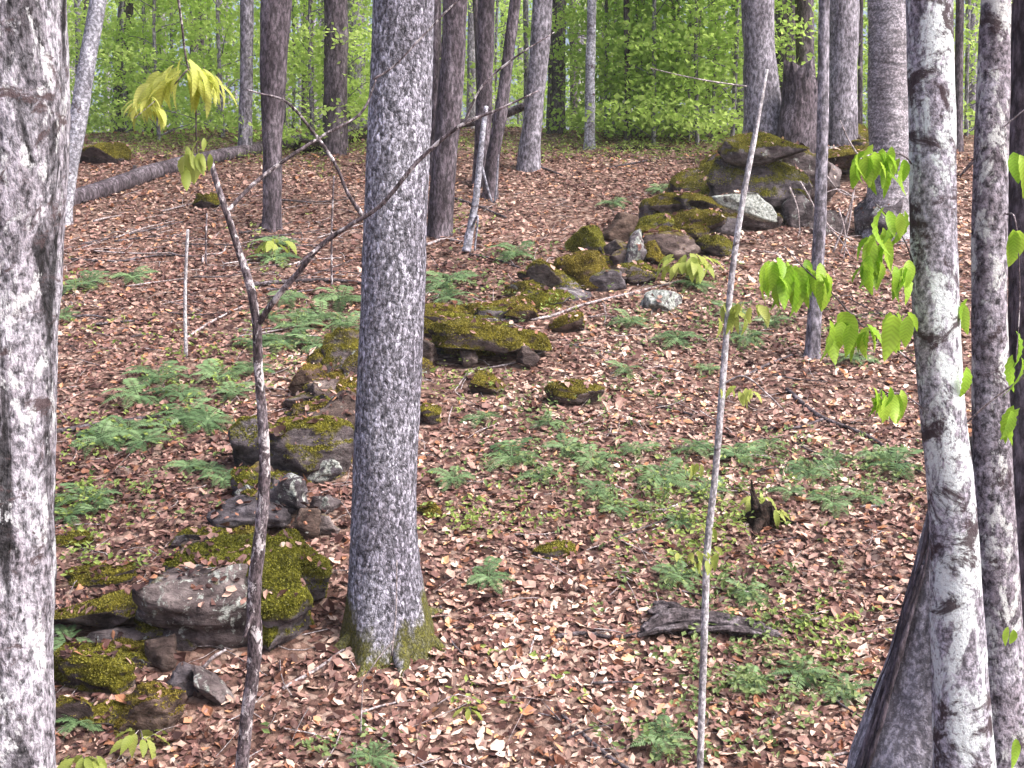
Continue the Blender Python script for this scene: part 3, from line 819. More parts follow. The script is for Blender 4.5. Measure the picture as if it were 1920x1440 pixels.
LOOSE = [
 (880, 632, 200, 52, 0.76, 0.0, 0.50, 4, 690, 'long olive mossy slab bridging a dark hollow'),
 (975, 640, 120, 42, 0.80, 0.0, 0.45, 12, 682, 'yellow moss covered stone at the end of long mossy slab'),
 (822, 592, 120, 40, 0.70, 0.0, 0.55, -3, None, 'low moss covered stone uphill of the long mossy slab'),
 (920, 580, 170, 34, 0.66, 0.0, 0.65, -8, None, 'flat brown moss stone sunk between ferns and the mossy slab'),
 (1065, 610, 70, 36, 0.70, 0.0, 0.70, -15, None, 'small olive mossy stone below the fallen branch'),
 (912, 722, 70, 46, 0.60, 0.0, 0.6, 0, None, 'small brown moss stone downhill of the mossy slab'),
 (1082, 738, 120, 52, 0.66, 0.0, 0.55, 14, None, 'sunken olive moss hummock stone among dry leaves'),
 (1240, 566, 78, 44, 0.0, 0.88, 0.0, 5, None, 'pale grey lichened stone alone in the leaves'),
 (800, 780, 52, 44, 0.66, 0.0, 0.45, 0, None, 'small mossy stone peeping out behind the speckled trunk'),
 (808, 958, 54, 34, 0.72, 0.0, 0.60, 0, None, 'little mossy stone against the speckled trunk'),
 (190, 290, 140, 40, 0.78, 0.0, 0.45, 2, None, 'mossy hummock stone uphill of the fallen log'),
 (388, 378, 56, 28, 0.66, 0.0, 0.35, -5, None, 'small mossy stone just downhill of fallen log'),
 (1035, 1035, 90, 28, 0.72, 0.0, 0.3, -5, None, 'moss covered stone nearly level with the open leaf litter'),
]
for k, (px, py, w, h, mo, li, wa, ti, gyy, lab) in enumerate(LOOSE):
    rock('boulder' if w > 100 else 'stone', None, px, py, w, h, mo, li, wa, 300 + k, ti, gyy, p=2.8, label=lab, cat='rock', hi=w > 140, thick=1.1)
# stones carrying the long slab
for k, (px, py, w, h) in enumerate([(800, 668, 40, 50), (985, 668, 50, 36), (880, 668, 36, 36)]):
    rock('stone', None, px, py, w, h, 0.3, 0.1, 0.6, 350 + k, 0, 695, label=['dark prop stone under the slab beside the speckled trunk', 'dark prop stone under the yellow mossy end', 'dark prop stone in the hollow beneath slab'][k], cat='rock')

# raised moss tufts on the upward faces of the mossy stones
mg_ = np.random.default_rng(91)
MT = {}
for o, V, F, mo, wa in MOSSY:
    A, B, C = V[F[:, 0]], V[F[:, 1]], V[F[:, 2]]
    n_ = np.cross(B - A, C - A); ar = np.linalg.norm(n_, axis=1) / 2; n_ /= 2 * ar[:, None] + 1e-12
    cen = (A + B + C) / 3
    wgt = ar * np.clip((n_[:, 2] + (mo - 0.5) * 1.2 - 0.15 + 0.5 * fbm(cen[:, 0] * 5 + mo * 40, cen[:, 1] * 5, cen[:, 2] * 5, 3)) * 3, 0, 1)
    if wgt.sum() <= 0: continue
    cnt = int(min(9000, wgt.sum() * 8500))
    if cnt < 10: continue
    f = mg_.choice(len(F), cnt, p=wgt / wgt.sum())
    u, v = mg_.random((2, cnt, 1)); fl = (u + v) > 1; u = np.where(fl, 1 - u, u); v = np.where(fl, 1 - v, v)
    p = A[f] + u * (B[f] - A[f]) + v * (C[f] - A[f]) + n_[f] * 0.004
    tt = np.clip(0.5 + 0.5 * fbm(p[:, 0:1] * 7, p[:, 1:2] * 7, p[:, 2:3] * 7 + mo, 2) + mg_.normal(0, .22, (cnt, 1)), 0, 1)
    gcol = np.array([.05, .055, .008]) * (1 - tt) + np.array([.30, .31, .04]) * tt
    bcol = np.array([.065, .045, .010]) * (1 - tt) + np.array([.34, .265, .05]) * tt
    cl_ = gcol * (1 - wa) + bcol * wa
    key = o.parent if o.parent is not None else o
    off = np.array(o.location) if o.parent is not None else np.zeros(3)
    MT.setdefault(key.name, (key, [], [], []))
    MT[key.name][1].append(p + off); MT[key.name][2].append(n_[f]); MT[key.name][3].append(cl_)
for key, pl_, nl_, cl_ in MT.values():
    p = np.vstack(pl_); nn_ = np.vstack(nl_); cc_ = np.vstack(cl_); k = len(p)
    me = leaf_cloud('moss', p, mg_.normal(0, 1, (k, 3)), mg_.uniform(.010, .026, k), cc_, mg_, LEAF_T2, LEAF_F2, 0.2, direc=nn_ + mg_.normal(0, .35, (k, 3)))
    obj('moss', me, M['cover'], key)['kind'] = 'stuff'

# ------------------------------------------------------------------ fallen wood
def ground_pts(pp, lift):
    out = []
    for q in pp:
        if len(q) == 3: out.append(P(*q))
        else:
            p = G(*q); p.z += lift; out.append(p)
    return out

def branch(name, label, pp, r0, r1, mat, lift=None, subs=(), cat='branch', sides=8, n=None, rough=0.12, group=None, part='twig', loc0=None):
    pts = ground_pts(pp, r0 if lift is None else lift)
    base = pts[0].copy(); base.z = min(base.z, gzf(base.x, base.y)) if loc0 is None else base.z
    rad = np.linspace(r0, r1, len(pts))
    loc = [p - base for p in pts]
    me = tube_mesh(name, [tuple(p) for p in loc], rad, sides=sides, n=n or len(pts) * 6, rough=rough, rscale=0.5 / max(r0, 0.004), seed=len(pts) + r0 * 100)
    if not subs:
        return tag(obj(name, me, mat, None, base), label, cat, group)
    root = thing(name, label, cat, base, group)
    obj('stem', me, mat, root)
    for sp, a, b in subs:
        q = [p - base for p in ground_pts(sp, a if lift is None else lift)]
        obj(part, tube_mesh(part, [tuple(p) for p in q], np.linspace(a, b, len(q)), sides=6, n=len(q) * 5, rough=rough, rscale=30), mat, root)
    return root

# big fallen log of the upper left: lies along the bank
lp = [(95, 398), (180, 372), (300, 330), (420, 302), (560, 274), (690, 246)]
pts = [G(*q) for q in lp]
base = pts[0].copy()
rad = [0.145, 0.145, 0.135, 0.125, 0.115, 0.11]
root = thing('fallen_log', 'long grey fallen log lying across the slope below the crest', 'log', base)
V, F = tube([tuple(p - base + Vector((0, 0, 0.09))) for p in pts], rad, sides=32, n=150, rough=0.09, rscale=5)
obj('trunk', mesh_np('trunk', V, tri(F)), M['bark_dark'], root)
for q, dz in (((250, 345), 0.28), ((470, 288), 0.2)):
    p = G(*q) - base
    obj('branch_stub', tube_mesh('branch_stub', [tuple(p + Vector((0, 0, 0.05))), tuple(p + Vector((0.05, -0.06, dz)))], [0.05, 0.03], sides=10, n=6, rough=0.1), M['dead'], root)
# dark log lying behind it
branch('fallen_log', 'dark fallen log behind the grey log near the broad trunk', [(560, 288), (620, 276), (690, 258), (760, 246)], 0.13, 0.12, M['rot'], 0.08, cat='log', sides=20, n=40)
branch('fallen_log', 'dark fallen log leaning against the crooked crest trunks', [(860, 232, 24.5), (900, 226, 24.4), (945, 214, 24.2), (990, 196, 24.0)], 0.08, 0.07, M['dead'], cat='log', sides=14, n=40)

# rotten log with upturned end, middle right
pts = [G(1195, 1200), G(1300, 1186), G(1400, 1190), G(1470, 1196)]
base = pts[0].copy()
root = thing('rotten_log', 'split weathered rotten log half sunk in leaves with upturned end', 'log', base)
def log_tube(pp, radii, sides, n, seed, amp=0.35):
    """weathered log: long grooves run along its axis"""
    V, F = tube(pp, radii, sides, n, cap=True, squash=0.75)
    q = smooth_path(np.column_stack([np.asarray(pp, float), radii]), n)
    C = np.repeat(q[:, :3], sides, 0)
    th = np.tile(np.arange(sides) * 2 * np.pi / sides, n); u = np.repeat(np.linspace(0, 1, n), sides)
    f = 0.6 * fbm(np.cos(th) * 2.2 + seed, np.sin(th) * 2.2, u * 3, 4) + 0.6 * vnoise(np.cos(th) * 7 + seed, np.sin(th) * 7, u * 5)
    V[:n * sides] = C + (V[:n * sides] - C) * (1 + amp * f)[:, None]
    return V, F
ax = [p - base for p in (G(1205, 1196), G(1260, 1184), G(1340, 1180), G(1410, 1186), G(1475, 1196))]
V, F = log_tube([tuple(p + Vector((0, 0, dz))) for p, dz in zip(ax, (0.05, 0.08, 0.04, 0.01, -0.03))], [0.04, 0.11, 0.10, 0.08, 0.04], 40, 120, 2.0, 0.6)
obj('trunk', mesh_np('trunk', V, tri(F)), M['dead'], root)
for k, (x0, y0, x1, y1, r_) in enumerate([(1195, 1212, 1330, 1196, .030), (1225, 1160, 1300, 1172, .045), (1290, 1206, 1440, 1204, .03), (1215, 1178, 1262, 1170, .05)]):
    a, b = G(x0, y0) - base, G(x1, y1) - base
    V, F = log_tube([tuple(a + Vector((0, 0, .06 + .04 * (k % 2)))), tuple(a.lerp(b, .45) + Vector((0, 0, .10))), tuple(b + Vector((0, 0, .05)))], [r_ * .5, r_, r_ * .4], 20, 50, 5.0 + k, 0.6)
    obj('splinter', mesh_np('splinter', V, tri(F)), M['dead'], root)
# thin debris tail of the log
branch('fallen_branch', 'flat weathered branch trailing away from the rotten log', [(1040, 1200), (1090, 1196), (1150, 1200), (1205, 1194)], 0.018, 0.012, M['dead'])

# dark stump
sp = G(1432, 985)
root = thing('tree_stump', 'dark rotten jagged stump standing in dry leaves', 'stump', sp)
root.scale = (1.25, 1.25, 1.1)
V, T = trunk([(0, 0, -0.1), (0, 0, 0.05), (-0.01, 0, 0.15)], [0.11, 0.095, 0.07], 40, 0.010, 3, 0.30, 9, (0.05, 5, 0.06), fine=0.014)
m_ = V[:, 2] > 0.10
V[m_, 2] += 0.09 * vnoise(V[m_, 0] * 28, V[m_, 1] * 28, 2.0)
obj('trunk', mesh_np('trunk', V, T), M['rot'], root)
for k, (a, h_) in enumerate(((2.6, 0.34), (3.3, 0.27), (1.9, 0.20), (4.3, 0.18), (0.2, 0.14), (5.4, 0.16))):
    c, s_ = 0.065 * math.cos(a), 0.065 * math.sin(a)
    obj('splinter', tube_mesh('splinter', [(c, s_, 0.02), (c * 1.1, s_ * 1.1, h_ * .55), (c * 1.25 - 0.015, s_ * 1.25, h_)], [0.034, 0.026, 0.006], sides=9, n=24, rough=0.5, rscale=22, squash=0.7, seed=k), M['rot'], root)
for k, a in enumerate((0.1, 2.9, 4.2)):
    c, s_ = math.cos(a), math.sin(a)
    q = [(r_ * c, r_ * s_, gzf(sp.x + r_ * c, sp.y + r_ * s_) - sp.z + u_) for r_, u_ in ((0.07, 0.06), (0.14, 0.025), (0.22, -0.02))]
    obj('root', tube_mesh('root', q, [0.045, 0.03, 0.012], sides=8, n=12, rough=0.35, rscale=14), M['rot'], root)

STICKS = [
 ('thin dead branch slanting down to the foot of the speckled trunk', [(530, 1300), (600, 1258), (655, 1215), (730, 1182)], 0.014, 0.008, 'deadpale', [([(650, 1216), (655, 1240), (668, 1262)], 0.007, 0.003)]),
 ('long thin branch lying above the pale grey stone', [(940, 606), (1010, 602), (1090, 576), (1190, 552), (1285, 528)], 0.022, 0.012, 'deadpale', [([(1130, 570), (1136, 590), (1133, 612)], 0.008, 0.004)]),
 ('forked pale twig lying in front of the dark hollow', [(1035, 655), (960, 684), (890, 700), (850, 738)], 0.014, 0.006, 'deadpale', [([(884, 700), (872, 715), (862, 740)], 0.008, 0.004), ([(884, 706), (902, 740), (918, 772)], 0.008, 0.003)]),
 ('forked dead branch lying below the hanging beech twig', [(1475, 735), (1545, 790), (1620, 820), (1690, 868), (1725, 890)], 0.024, 0.014, 'dead', [([(1545, 790), (1490, 806), (1410, 808)], 0.018, 0.010)]),
 ('dark stick pointing uphill to the grey pole trunk', [(1395, 712), (1440, 688), (1492, 668)], 0.020, 0.012, 'dead', []),
 ('dark stick lying beside the thin pale sapling', [(1230, 765), (1280, 778), (1320, 790)], 0.018, 0.010, 'dead', []),
 ('straight dead branch lying uphill of ferns by the flaky trunk', [(95, 818), (190, 802), (300, 786)], 0.030, 0.018, 'dead', []),
 ('dark dead branch behind the fork of the dead sapling', [(470, 540), (560, 532), (630, 530), (690, 538)], 0.030, 0.02, 'dead', []),
 ('pale crooked stick standing out of leaves near white post twig', [(380, 495), (388, 480), (410, 478), (425, 462)], 0.016, 0.010, 'deadpale', []),
 ('pale stick slanting through the upper bank litter', [(345, 640), (400, 604), (455, 578)], 0.016, 0.010, 'deadpale', []),
 ('thin dark stick lying level on the upper bank', [(180, 612), (240, 606), (290, 602)], 0.016, 0.010, 'dead', []),
 ('long faint branch lying across the brown upper bank', [(130, 490), (230, 492), (300, 482), (370, 484)], 0.018, 0.010, 'dead', [([(240, 490), (300, 470), (330, 455)], 0.010, 0.004)]),
 ('grey stick lying parallel to fallen log', [(150, 462), (250, 440), (345, 418)], 0.018, 0.010, 'dead', []),
 ('crossed grey stick lying below fallen log', [(215, 455), (300, 445), (400, 452)], 0.014, 0.008, 'dead', []),
 ('pale broken stick beneath the reddish brown trunk', [(800, 462), (835, 452), (868, 456)], 0.022, 0.014, 'deadpale', []),
 ('dark stick at the foot of the pale broken sapling', [(880, 480), (930, 490), (975, 506)], 0.020, 0.012, 'dead', []),
 ('dark branch lying below the crest trunks', [(850, 375), (890, 388), (950, 412)], 0.026, 0.014, 'dead', [([(890, 388), (930, 392), (960, 398)], 0.012, 0.006)]),
 ('long dark branch lying flat along the crest', [(1155, 283), (1215, 280), (1275, 284)], 0.035, 0.025, 'rot', []),
 ('grey branch lying below the crest towards boulders', [(1140, 318), (1190, 308), (1240, 298)], 0.022, 0.012, 'dead', []),
 ('thin root like branch at foot of the spreading trunk', [(1000, 312), (1030, 322), (1055, 332)], 0.024, 0.012, 'dead', []),
 ('stout stick poking in from the open foreground litter', [(1055, 1348), (1100, 1390), (1150, 1430), (1185, 1452)], 0.014, 0.012, 'dead', [([(1108, 1398), (1150, 1392), (1205, 1384)], 0.006, 0.003)]),
 ('thin curved twig standing by the mossy trunk foot', [(826, 1140), (838, 1180), (850, 1215), (880, 1240)], 0.010, 0.006, 'dead', []),
 ('forked thin twig lying before the rotten log', [(1000, 1208), (985, 1245), (950, 1260)], 0.008, 0.004, 'deadpale', [([(985, 1245), (1010, 1236), (1035, 1218)], 0.005, 0.003)]),
 ('pale stick lying on leaves in the near foreground', [(672, 1345), (720, 1330), (770, 1318)], 0.009, 0.006, 'deadpale', []),
 ('small pale stick resting on the leaning ridged stone', [(382, 1252, 8.9), (400, 1232, 8.92), (424, 1218, 8.95)], 0.013, 0.010, 'deadpale', []),
 ('light stick lying at the foot of old trunk stub', [(1545, 1422), (1580, 1416), (1615, 1405)], 0.010, 0.007, 'deadpale', []),
 ('pale stick lying uphill of the old trunk stub', [(1612, 955), (1660, 950), (1668, 935)], 0.012, 0.008, 'deadpale', []),
 ('bleached branch lying on the reddish bank near forked sapling', [(540, 500), (580, 490), (640, 486)], 0.014, 0.008, 'deadpale', []),
]
for lab, pp, r0, r1, mk, subs in STICKS:
    branch('fallen_branch', lab, pp, r0, r1, M[mk], None, subs)

SR = random.Random(8)
for k in range(26):
    x0, y0 = SR.uniform(130, 640), SR.uniform(350, 650)
    L = SR.uniform(50, 190); sl = SR.uniform(-0.35, 0.12)
    pp = [(x0, y0), (x0 + L * .5, y0 + L * .5 * sl + SR.uniform(-6, 6)), (x0 + L, max(330, y0 + L * sl))]
    branch('fallen_branch', 'thin dead stick lying among leaves on the bank below the log', pp, SR.uniform(.008, .018), .005, M[SR.choice(['dead', 'deadpale', 'dead'])], 0.035, group='dead sticks on the upper bank')
for k in range(18):
    x0, y0 = SR.uniform(850, 1650), SR.uniform(480, 1400)
    L = SR.uniform(40, 120); sl = SR.uniform(-0.6, 0.6)
    pp = [(x0, y0), (x0 + L * .5, y0 + L * .5 * sl + SR.uniform(-6, 6)), (x0 + L, y0 + L * sl)]
    branch('fallen_branch', 'thin dead stick lying among leaves on the open slope', pp, SR.uniform(.006, .012), .004, M[SR.choice(['dead', 'deadpale', 'dead'])], 0.035, group='dead sticks on the open slope')

# brush tangle beside the wall: dead twigs standing in the far boulders
root = thing('brush_tangle', 'tangle of thin dead twigs between far boulders and grey pole trunk', 'brush', G(1590, 470))
bl = root.location
g = random.Random(4)
d_ = bl.y
for a in [((1600, 360), (1590, 430), (1560, 520)), ((1572, 390), (1585, 440), (1580, 500)), ((1560, 480), (1590, 400), (1604, 350)), ((1548, 420), (1575, 450), (1605, 500)),
          ((1530, 380), (1560, 430), (1600, 450)), ((1604, 372), (1570, 355), (1545, 362)), ((1550, 330), (1575, 360), (1610, 370)), ((1615, 300), (1590, 260), (1575, 225)), ((1545, 500), (1580, 470), (1612, 460)),
          ((1500, 340), (1520, 375), (1540, 420)), ((1480, 350), (1495, 390), (1500, 440)), ((1560, 545), (1600, 520), (1640, 505))]:
    dd = d_ + g.uniform(-0.4, 0.4)
    obj('twig', tube_mesh('twig', [tuple(P(x, y, dd) - bl) for x, y in a], [0.014, 0.011, 0.006], sides=5, n=9), M['deadpale'], root)

# ------------------------------------------------------------------ saplings
# forked dead sapling in front of the wall
d = 8.0
stem = [(452, 1470), (462, 1350), (478, 1220), (476, 1120), (488, 1000), (496, 900), (492, 780), (484, 680), (482, 600)]
wid = [28, 25, 27, 27, 24, 22, 19, 18, 17]
pw = [P(x, y, d) for x, y in stem]
base = Vector((pw[0].x - 0.02, d, gzf(pw[0].x, d)))
root = thing('dead_sapling', 'forked leafless sapling with patchy white bark before the tumbled wall', 'sapling', base)
pw = [base + Vector((0, 0, -0.08))] + pw; wid = [34] + wid
obj('stem', tube_mesh('stem', [tuple(p - base) for p in pw], [w / 2 * d / FPX for w in wid], sides=20, n=150, rough=0.14, rscale=14), M['bark_sap'], root)
def spr(parent, base, pts, name='branch', mat=None, sides=8):
    q = [tuple(P(x, y, dd) - base) for x, y, dd, w in pts]
    return obj(name, tube_mesh(name, q, [max(1.6, w) / 2 * dd / FPX for x, y, dd, w in pts], sides=sides, n=len(q) * 7, rough=0.12, rscale=30), mat or M['bark_sap'], parent)
lf_ = spr(root, base, [(482, 612, d, 17), (470, 540, d, 16), (448, 470, d, 14), (422, 390, d, 12), (404, 335, d, 11), (395, 298, d, 9)])
spr(root, base, [(484, 608, d, 13), (512, 566, d - .05, 12), (560, 510, d - .1, 11), (600, 462, d - .15, 10), (660, 420, d - .2, 8), (700, 396, d - .22, 8), (790, 296, d - .25, 8), (870, 232, d - .3, 7), (935, 205, d - .3, 5), (1010, 170, d - .3, 3)])
spr(root, base, [(680, 404, d - .2, 10), (655, 368, d - .2, 7), (630, 310, d - .2, 6), (585, 245, d - .2, 6), (528, 186, d - .2, 5), (490, 176, d - .2, 4), (462, 168, d - .2, 3)], 'twig')
spr(root, base, [(425, 398, d, 8), (470, 350, d + .1, 8), (540, 296, d + .15, 7), (610, 252, d + .2, 6), (680, 208, d + .25, 5), (705, 150, d + .3, 3)], 'twig')
spr(root, base, [(870, 230, d - .3, 5), (905, 160, d - .3, 4), (960, 112, d - .3, 4), (1040, 60, d - .3, 2)], 'twig')
spr(root, base, [(600, 462, d - .15, 8), (590, 470, d - .2, 7), (555, 500, d - .22, 4)], 'twig')
spr(root, base, [(700, 148, d - .2, 5), (725, 134, d - .2, 4), (790, 70, d - .2, 4), (860, 0, d - .2, 3), (900, -30, d - .2, 2)], 'twig')
spr(root, base, [(484, 1130, d, 12), (470, 1160, d - .04, 9), (458, 1195, d - .06, 7)], 'twig')

# thin pale sapling
d = 8.1
stem = [(1312, 1480, 13), (1316, 1320, 14), (1322, 1150, 14), (1326, 1030, 14), (1340, 900, 13), (1352, 760, 13), (1360, 650, 12), (1372, 520, 12), (1392, 380, 11), (1416, 250, 10), (1438, 130, 6)]
pw = [P(x, y, d) for x, y, w in stem]
base = Vector((pw[0].x, d, gzf(pw[0].x, d)))
pale = thing('pale_sapling', 'thin pale straight sapling stem bare at its broken tip', 'sapling', base)
obj('stem', tube_mesh('stem', [(0, 0, -0.06)] + [tuple(p - base) for p in pw], [14 / 2 * d / FPX] + [w / 2 * d / FPX for x, y, w in stem], sides=12, n=120, rough=0.10, rscale=25), M['bark_stick'], pale)
spr(pale, base, [(1400, 162, d, 3), (1330, 152, d, 3), (1270, 140, d, 2), (1220, 128, d, 2)], 'twig', M['deadpale'], 6)
spr(pale, base, [(1356, 720, d, 5), (1390, 705, d - .05, 4), (1440, 740, d - .1, 3), (1480, 780, d - .1, 2)], 'twig', M['deadpale'], 6)

# leaf shapes for single leaves
def one_leaf(seed, wide=0.34, droop=0.5, seg=12, tooth=1.0):
    """pointed oval leaf along +x, drooping, folded along its midrib; unit length"""
    u = np.linspace(0, 1, seg)
    w = wide * np.sin(np.pi * u ** 0.8) ** 0.8 * (1 - 0.15 * u); w[0] = 0.01; w[-1] = 0.005
    z = -droop * u ** 2
    g = np.random.default_rng(seed)
    V = []
    for k in range(seg):
        pl = 0.024 * tooth * (1 if k % 2 else -1) * (0.2 + w[k] / wide)
        V += [(u[k] + 0.06 * w[k] / wide, w[k], z[k] + 0.25 * w[k] + pl), (u[k], 0, z[k]), (u[k] + 0.06 * w[k] / wide, -w[k], z[k] + 0.25 * w[k] + pl)]
    F = []
    for k in range(seg - 1):
        a = 3 * k
        F += [(a, a + 1, a + 4, a + 3), (a + 1, a + 2, a + 5, a + 4)]
    return mesh_np('leaf', V, np.array(F))
LEAVES = [one_leaf(k, 0.20 + 0.035 * (k % 3), 0.25 + 0.2 * (k % 4)) for k in range(6)]
NARROW = [one_leaf(20 + k, 0.15 + 0.03 * k, 0.25 + 0.15 * k, 12, 0.25) for k in range(4)]
def leafset(meshes, mat):
    out = []
    for m in meshes:
        c = m.copy(); c.materials.clear(); c.materials.append(mat); out.append(c)
    return out
L_BEECH = leafset(LEAVES, M['beechleaf']); L_YEL = leafset(NARROW, M['yellowleaf']); L_PALE = leafset(LEAVES, M['palegreen'])

LR = random.Random(11)
def hang_leaf(parent, off, px, py, L, d, meshes, ang=None, tiltdown=(50, 85)):
    """a leaf hanging from its stalk at a pixel; off: world location of the parent's frame"""
    p = P(px, py, d) - off
    az = LR.uniform(0, 6.28) if ang is None else ang
    e = R(LR.uniform(*tiltdown))
    m = LR.choice(meshes)
    o = obj('leaf', m, None, parent, p, (LR.uniform(-.5, .5), e, az), (L, L, L))
    return o

# beech twigs with hanging young leaves: parts of the blotched beech
ob = beech_a.location
def twig_of(tree_o, pts, mat='bark_sap'):
    return spr(tree_o, tree_o.location, pts, 'twig', M[mat], 6)
t1 = twig_of(beech_a, [(1725, 690, 5.0, 5), (1680, 655, 4.95, 4), (1610, 605, 4.9, 4), (1560, 550, 4.85, 3), (1505, 500, 4.8, 3), (1470, 462, 4.8, 2)])
t2 = twig_of(beech_a, [(1715, 500, 5.0, 4), (1690, 440, 4.9, 3), (1660, 400, 4.85, 3), (1640, 380, 4.8, 2)])
t3 = twig_of(beech_a, [(1712, 310, 5.0, 4), (1690, 290, 4.9, 3), (1650, 285, 4.85, 3), (1612, 298, 4.8, 2)])
t4 = twig_of(beech_a, [(1735, 770, 5.0, 4), (1700, 745, 4.9, 3), (1660, 735, 4.85, 2)])
pm = 5.0 / FPX
for tw, spots in ((t1, [(1440, 492, 70), (1452, 498, 62), (1465, 490, 72), (1480, 490, 80), (1492, 496, 84), (1510, 500, 72), (1530, 508, 62), (1545, 515, 60), (1458, 520, 48), (1520, 518, 52),
                        (1578, 600, 72), (1590, 604, 64), (1618, 608, 54), (1628, 612, 50), (1668, 590, 70), (1680, 592, 66), (1700, 585, 56), (1560, 612, 60), (1690, 606, 58)]),
                  (t2, [(1655, 395, 66), (1665, 400, 60), (1632, 445, 66), (1650, 440, 72), (1664, 446, 66), (1692, 395, 70), (1635, 480, 66), (1650, 492, 58), (1672, 500, 60), (1690, 508, 58), (1620, 500, 50), (1702, 500, 52)]),
                  (t3, [(1620, 290, 56), (1632, 286, 60), (1645, 284, 64), (1658, 286, 62), (1672, 290, 62), (1686, 296, 58), (1612, 300, 50), (1650, 300, 48)]),
                  (t4, [(1655, 732, 56), (1640, 738, 50), (1668, 738, 58), (1682, 745, 46), (1650, 745, 44)])):
    for x, y, L in spots:
        for rp in range(3):
            hang_leaf(tw, ob, x + LR.uniform(-9, 9), y + LR.uniform(-8, 8) * rp, L * pm * LR.uniform(.6, 1.05), 4.82 + LR.uniform(-.09, .12), L_BEECH, None, (35, 85))
t5 = twig_of(beech_b, [(1815, 790, 5.3, 4), (1860, 750, 5.1, 4), (1930, 700, 4.9, 3)], 'deadpale')
t6 = twig_of(beech_b, [(1885, 400, 5.3, 4), (1905, 420, 5.0, 3), (1912, 560, 4.95, 2), (1905, 680, 4.9, 2)])
t7 = twig_of(beech_b, [(1830, 300, 5.35, 4), (1800, 330, 5.5, 3), (1880, 240, 5.3, 3), (1940, 190, 5.2, 2)], 'deadpale')
ob2 = beech_b.location
for tw, spots in ((t6, [(1900, 285, 60), (1912, 290, 64), (1900, 430, 60), (1912, 432, 66), (1905, 620, 64), (1898, 665, 70), (1915, 670, 60)]),
                  (t5, [(1900, 760, 76), (1912, 765, 66), (1896, 770, 50), (1812, 688, 56), (1806, 570, 50), (1815, 560, 44), (1890, 1175, 36), (1900, 1180, 32), (1905, 1385, 46)])):
    for x, y, L in spots:
        hang_leaf(tw, ob2, x, y, L * pm, 4.95 + LR.uniform(-.05, .1), L_BEECH)

# drooping yellow spring leaves on a twig reaching out from the flaky trunk
ol = left_tree.location
ty = twig_of(left_tree, [(60, -250, 4.8, 12), (200, -180, 4.95, 9), (320, -60, 5.1, 6), (340, 40, 5.15, 5), (348, 105, 5.2, 4), (366, 185, 5.2, 4), (368, 260, 5.2, 3), (372, 320, 5.2, 2)])
ty2 = twig_of(left_tree, [(352, 130, 5.2, 4), (325, 160, 5.18, 3), (290, 190, 5.15, 3), (252, 222, 5.12, 2)])
for k in range(64):
    x = LR.uniform(278, 410); y = 104 + abs(x - 345) * 0.62 + LR.uniform(0, 34)
    az = math.pi if x < 345 else 0.0
    hang_leaf(ty, ol, x, y, LR.uniform(32, 66) * 5.2 / FPX, 5.2 + LR.uniform(-.12, .12), L_YEL, az + LR.uniform(-.7, .7), (22, 62))
for k in range(30):
    x = LR.uniform(250, 305); y = LR.uniform(180, 205)
    az = math.pi if x < 275 else 0.0
    hang_leaf(ty2, ol, x, y, LR.uniform(22, 44) * 5.2 / FPX, 5.15 + LR.uniform(-.1, .1), L_YEL, az + LR.uniform(-.8, .8), (20, 65))
for k in range(16):
    hang_leaf(ty, ol, LR.uniform(345, 395), LR.uniform(255, 318), LR.uniform(22, 40) * 5.2 / FPX, 5.2 + LR.uniform(-.1, .1), L_PALE)

# leaf tufts on the pale sapling
for cx, cy, n, sx, sy, L in [(1385, 585, 22, 40, 16, 42), (1390, 738, 14, 26, 8, 36), (1312, 1045, 14, 24, 10, 34), (1300, 880, 8, 18, 6, 30), (1330, 1000, 6, 16, 12, 30)]:
    for k in range(n):
        hang_leaf(pale, base, LR.gauss(cx, sx * .6), LR.gauss(cy - 8, sy * .6), L * LR.uniform(.5, .95) * d / FPX, d + LR.uniform(-.12, .12), L_PALE, None, (15, 70))

# upright thin stems on the bank
branch('bare_stem', 'thin white upright bare stem standing in the fern covered bank', [(349, 672, G(349, 676).y), (347, 560, G(349, 676).y), (352, 430, G(349, 676).y + .05)], 0.020, 0.016, M['bark_stick'], cat='sapling', sides=8)
branch('bare_stem', 'short thin grey stem beside the white upright stem', [(386, 495, G(386, 500).y), (386, 450, G(386, 500).y), (388, 400, G(386, 500).y)], 0.014, 0.009, M['bark_sap'], cat='sapling', sides=8)
branch('bare_stem', 'thin upright grey stem near the dark dead branch', [(622, 538, G(622, 542).y), (622, 430, G(622, 542).y), (626, 330, G(622, 542).y)], 0.014, 0.010, M['bark_sap'], cat='sapling', sides=8)
dd = G(876, 475).y
branch('broken_sapling', 'pale broken sapling with bent top before the crest trunks', [(874, 472, dd), (880, 440, dd), (892, 375, dd), (900, 300, dd), (905, 250, dd), (912, 200, dd + .1)], 0.062, 0.028, M['bark_pale'], cat='sapling', sides=14, n=60,
       subs=[([(900, 300, dd), (925, 380, dd), (935, 290, dd - .1)], 0.02, 0.01), ([(880, 440, dd), (895, 405, dd - .15), (890, 470, dd - .2)], 0.02, 0.012)])
branch('upright_twig', 'slim white twig standing at the mossy foot of speckled trunk', [(734, 1230, 9.05), (742, 1150, 9.05), (744, 1050, 9.05)], 0.007, 0.004, M['deadpale'], cat='twig', sides=6,
       subs=[([(738, 1200, 9.05), (705, 1240, 9.0), (672, 1290, 8.95)], 0.006, 0.003)])
branch('upright_twig', 'thin twig standing in the leaves by near foreground stick', [(676, 1375, 8.8), (678, 1330, 8.8), (680, 1280, 8.8)], 0.006, 0.003, M['deadpale'], cat='twig', sides=6)
print('trees/rocks/wood done')

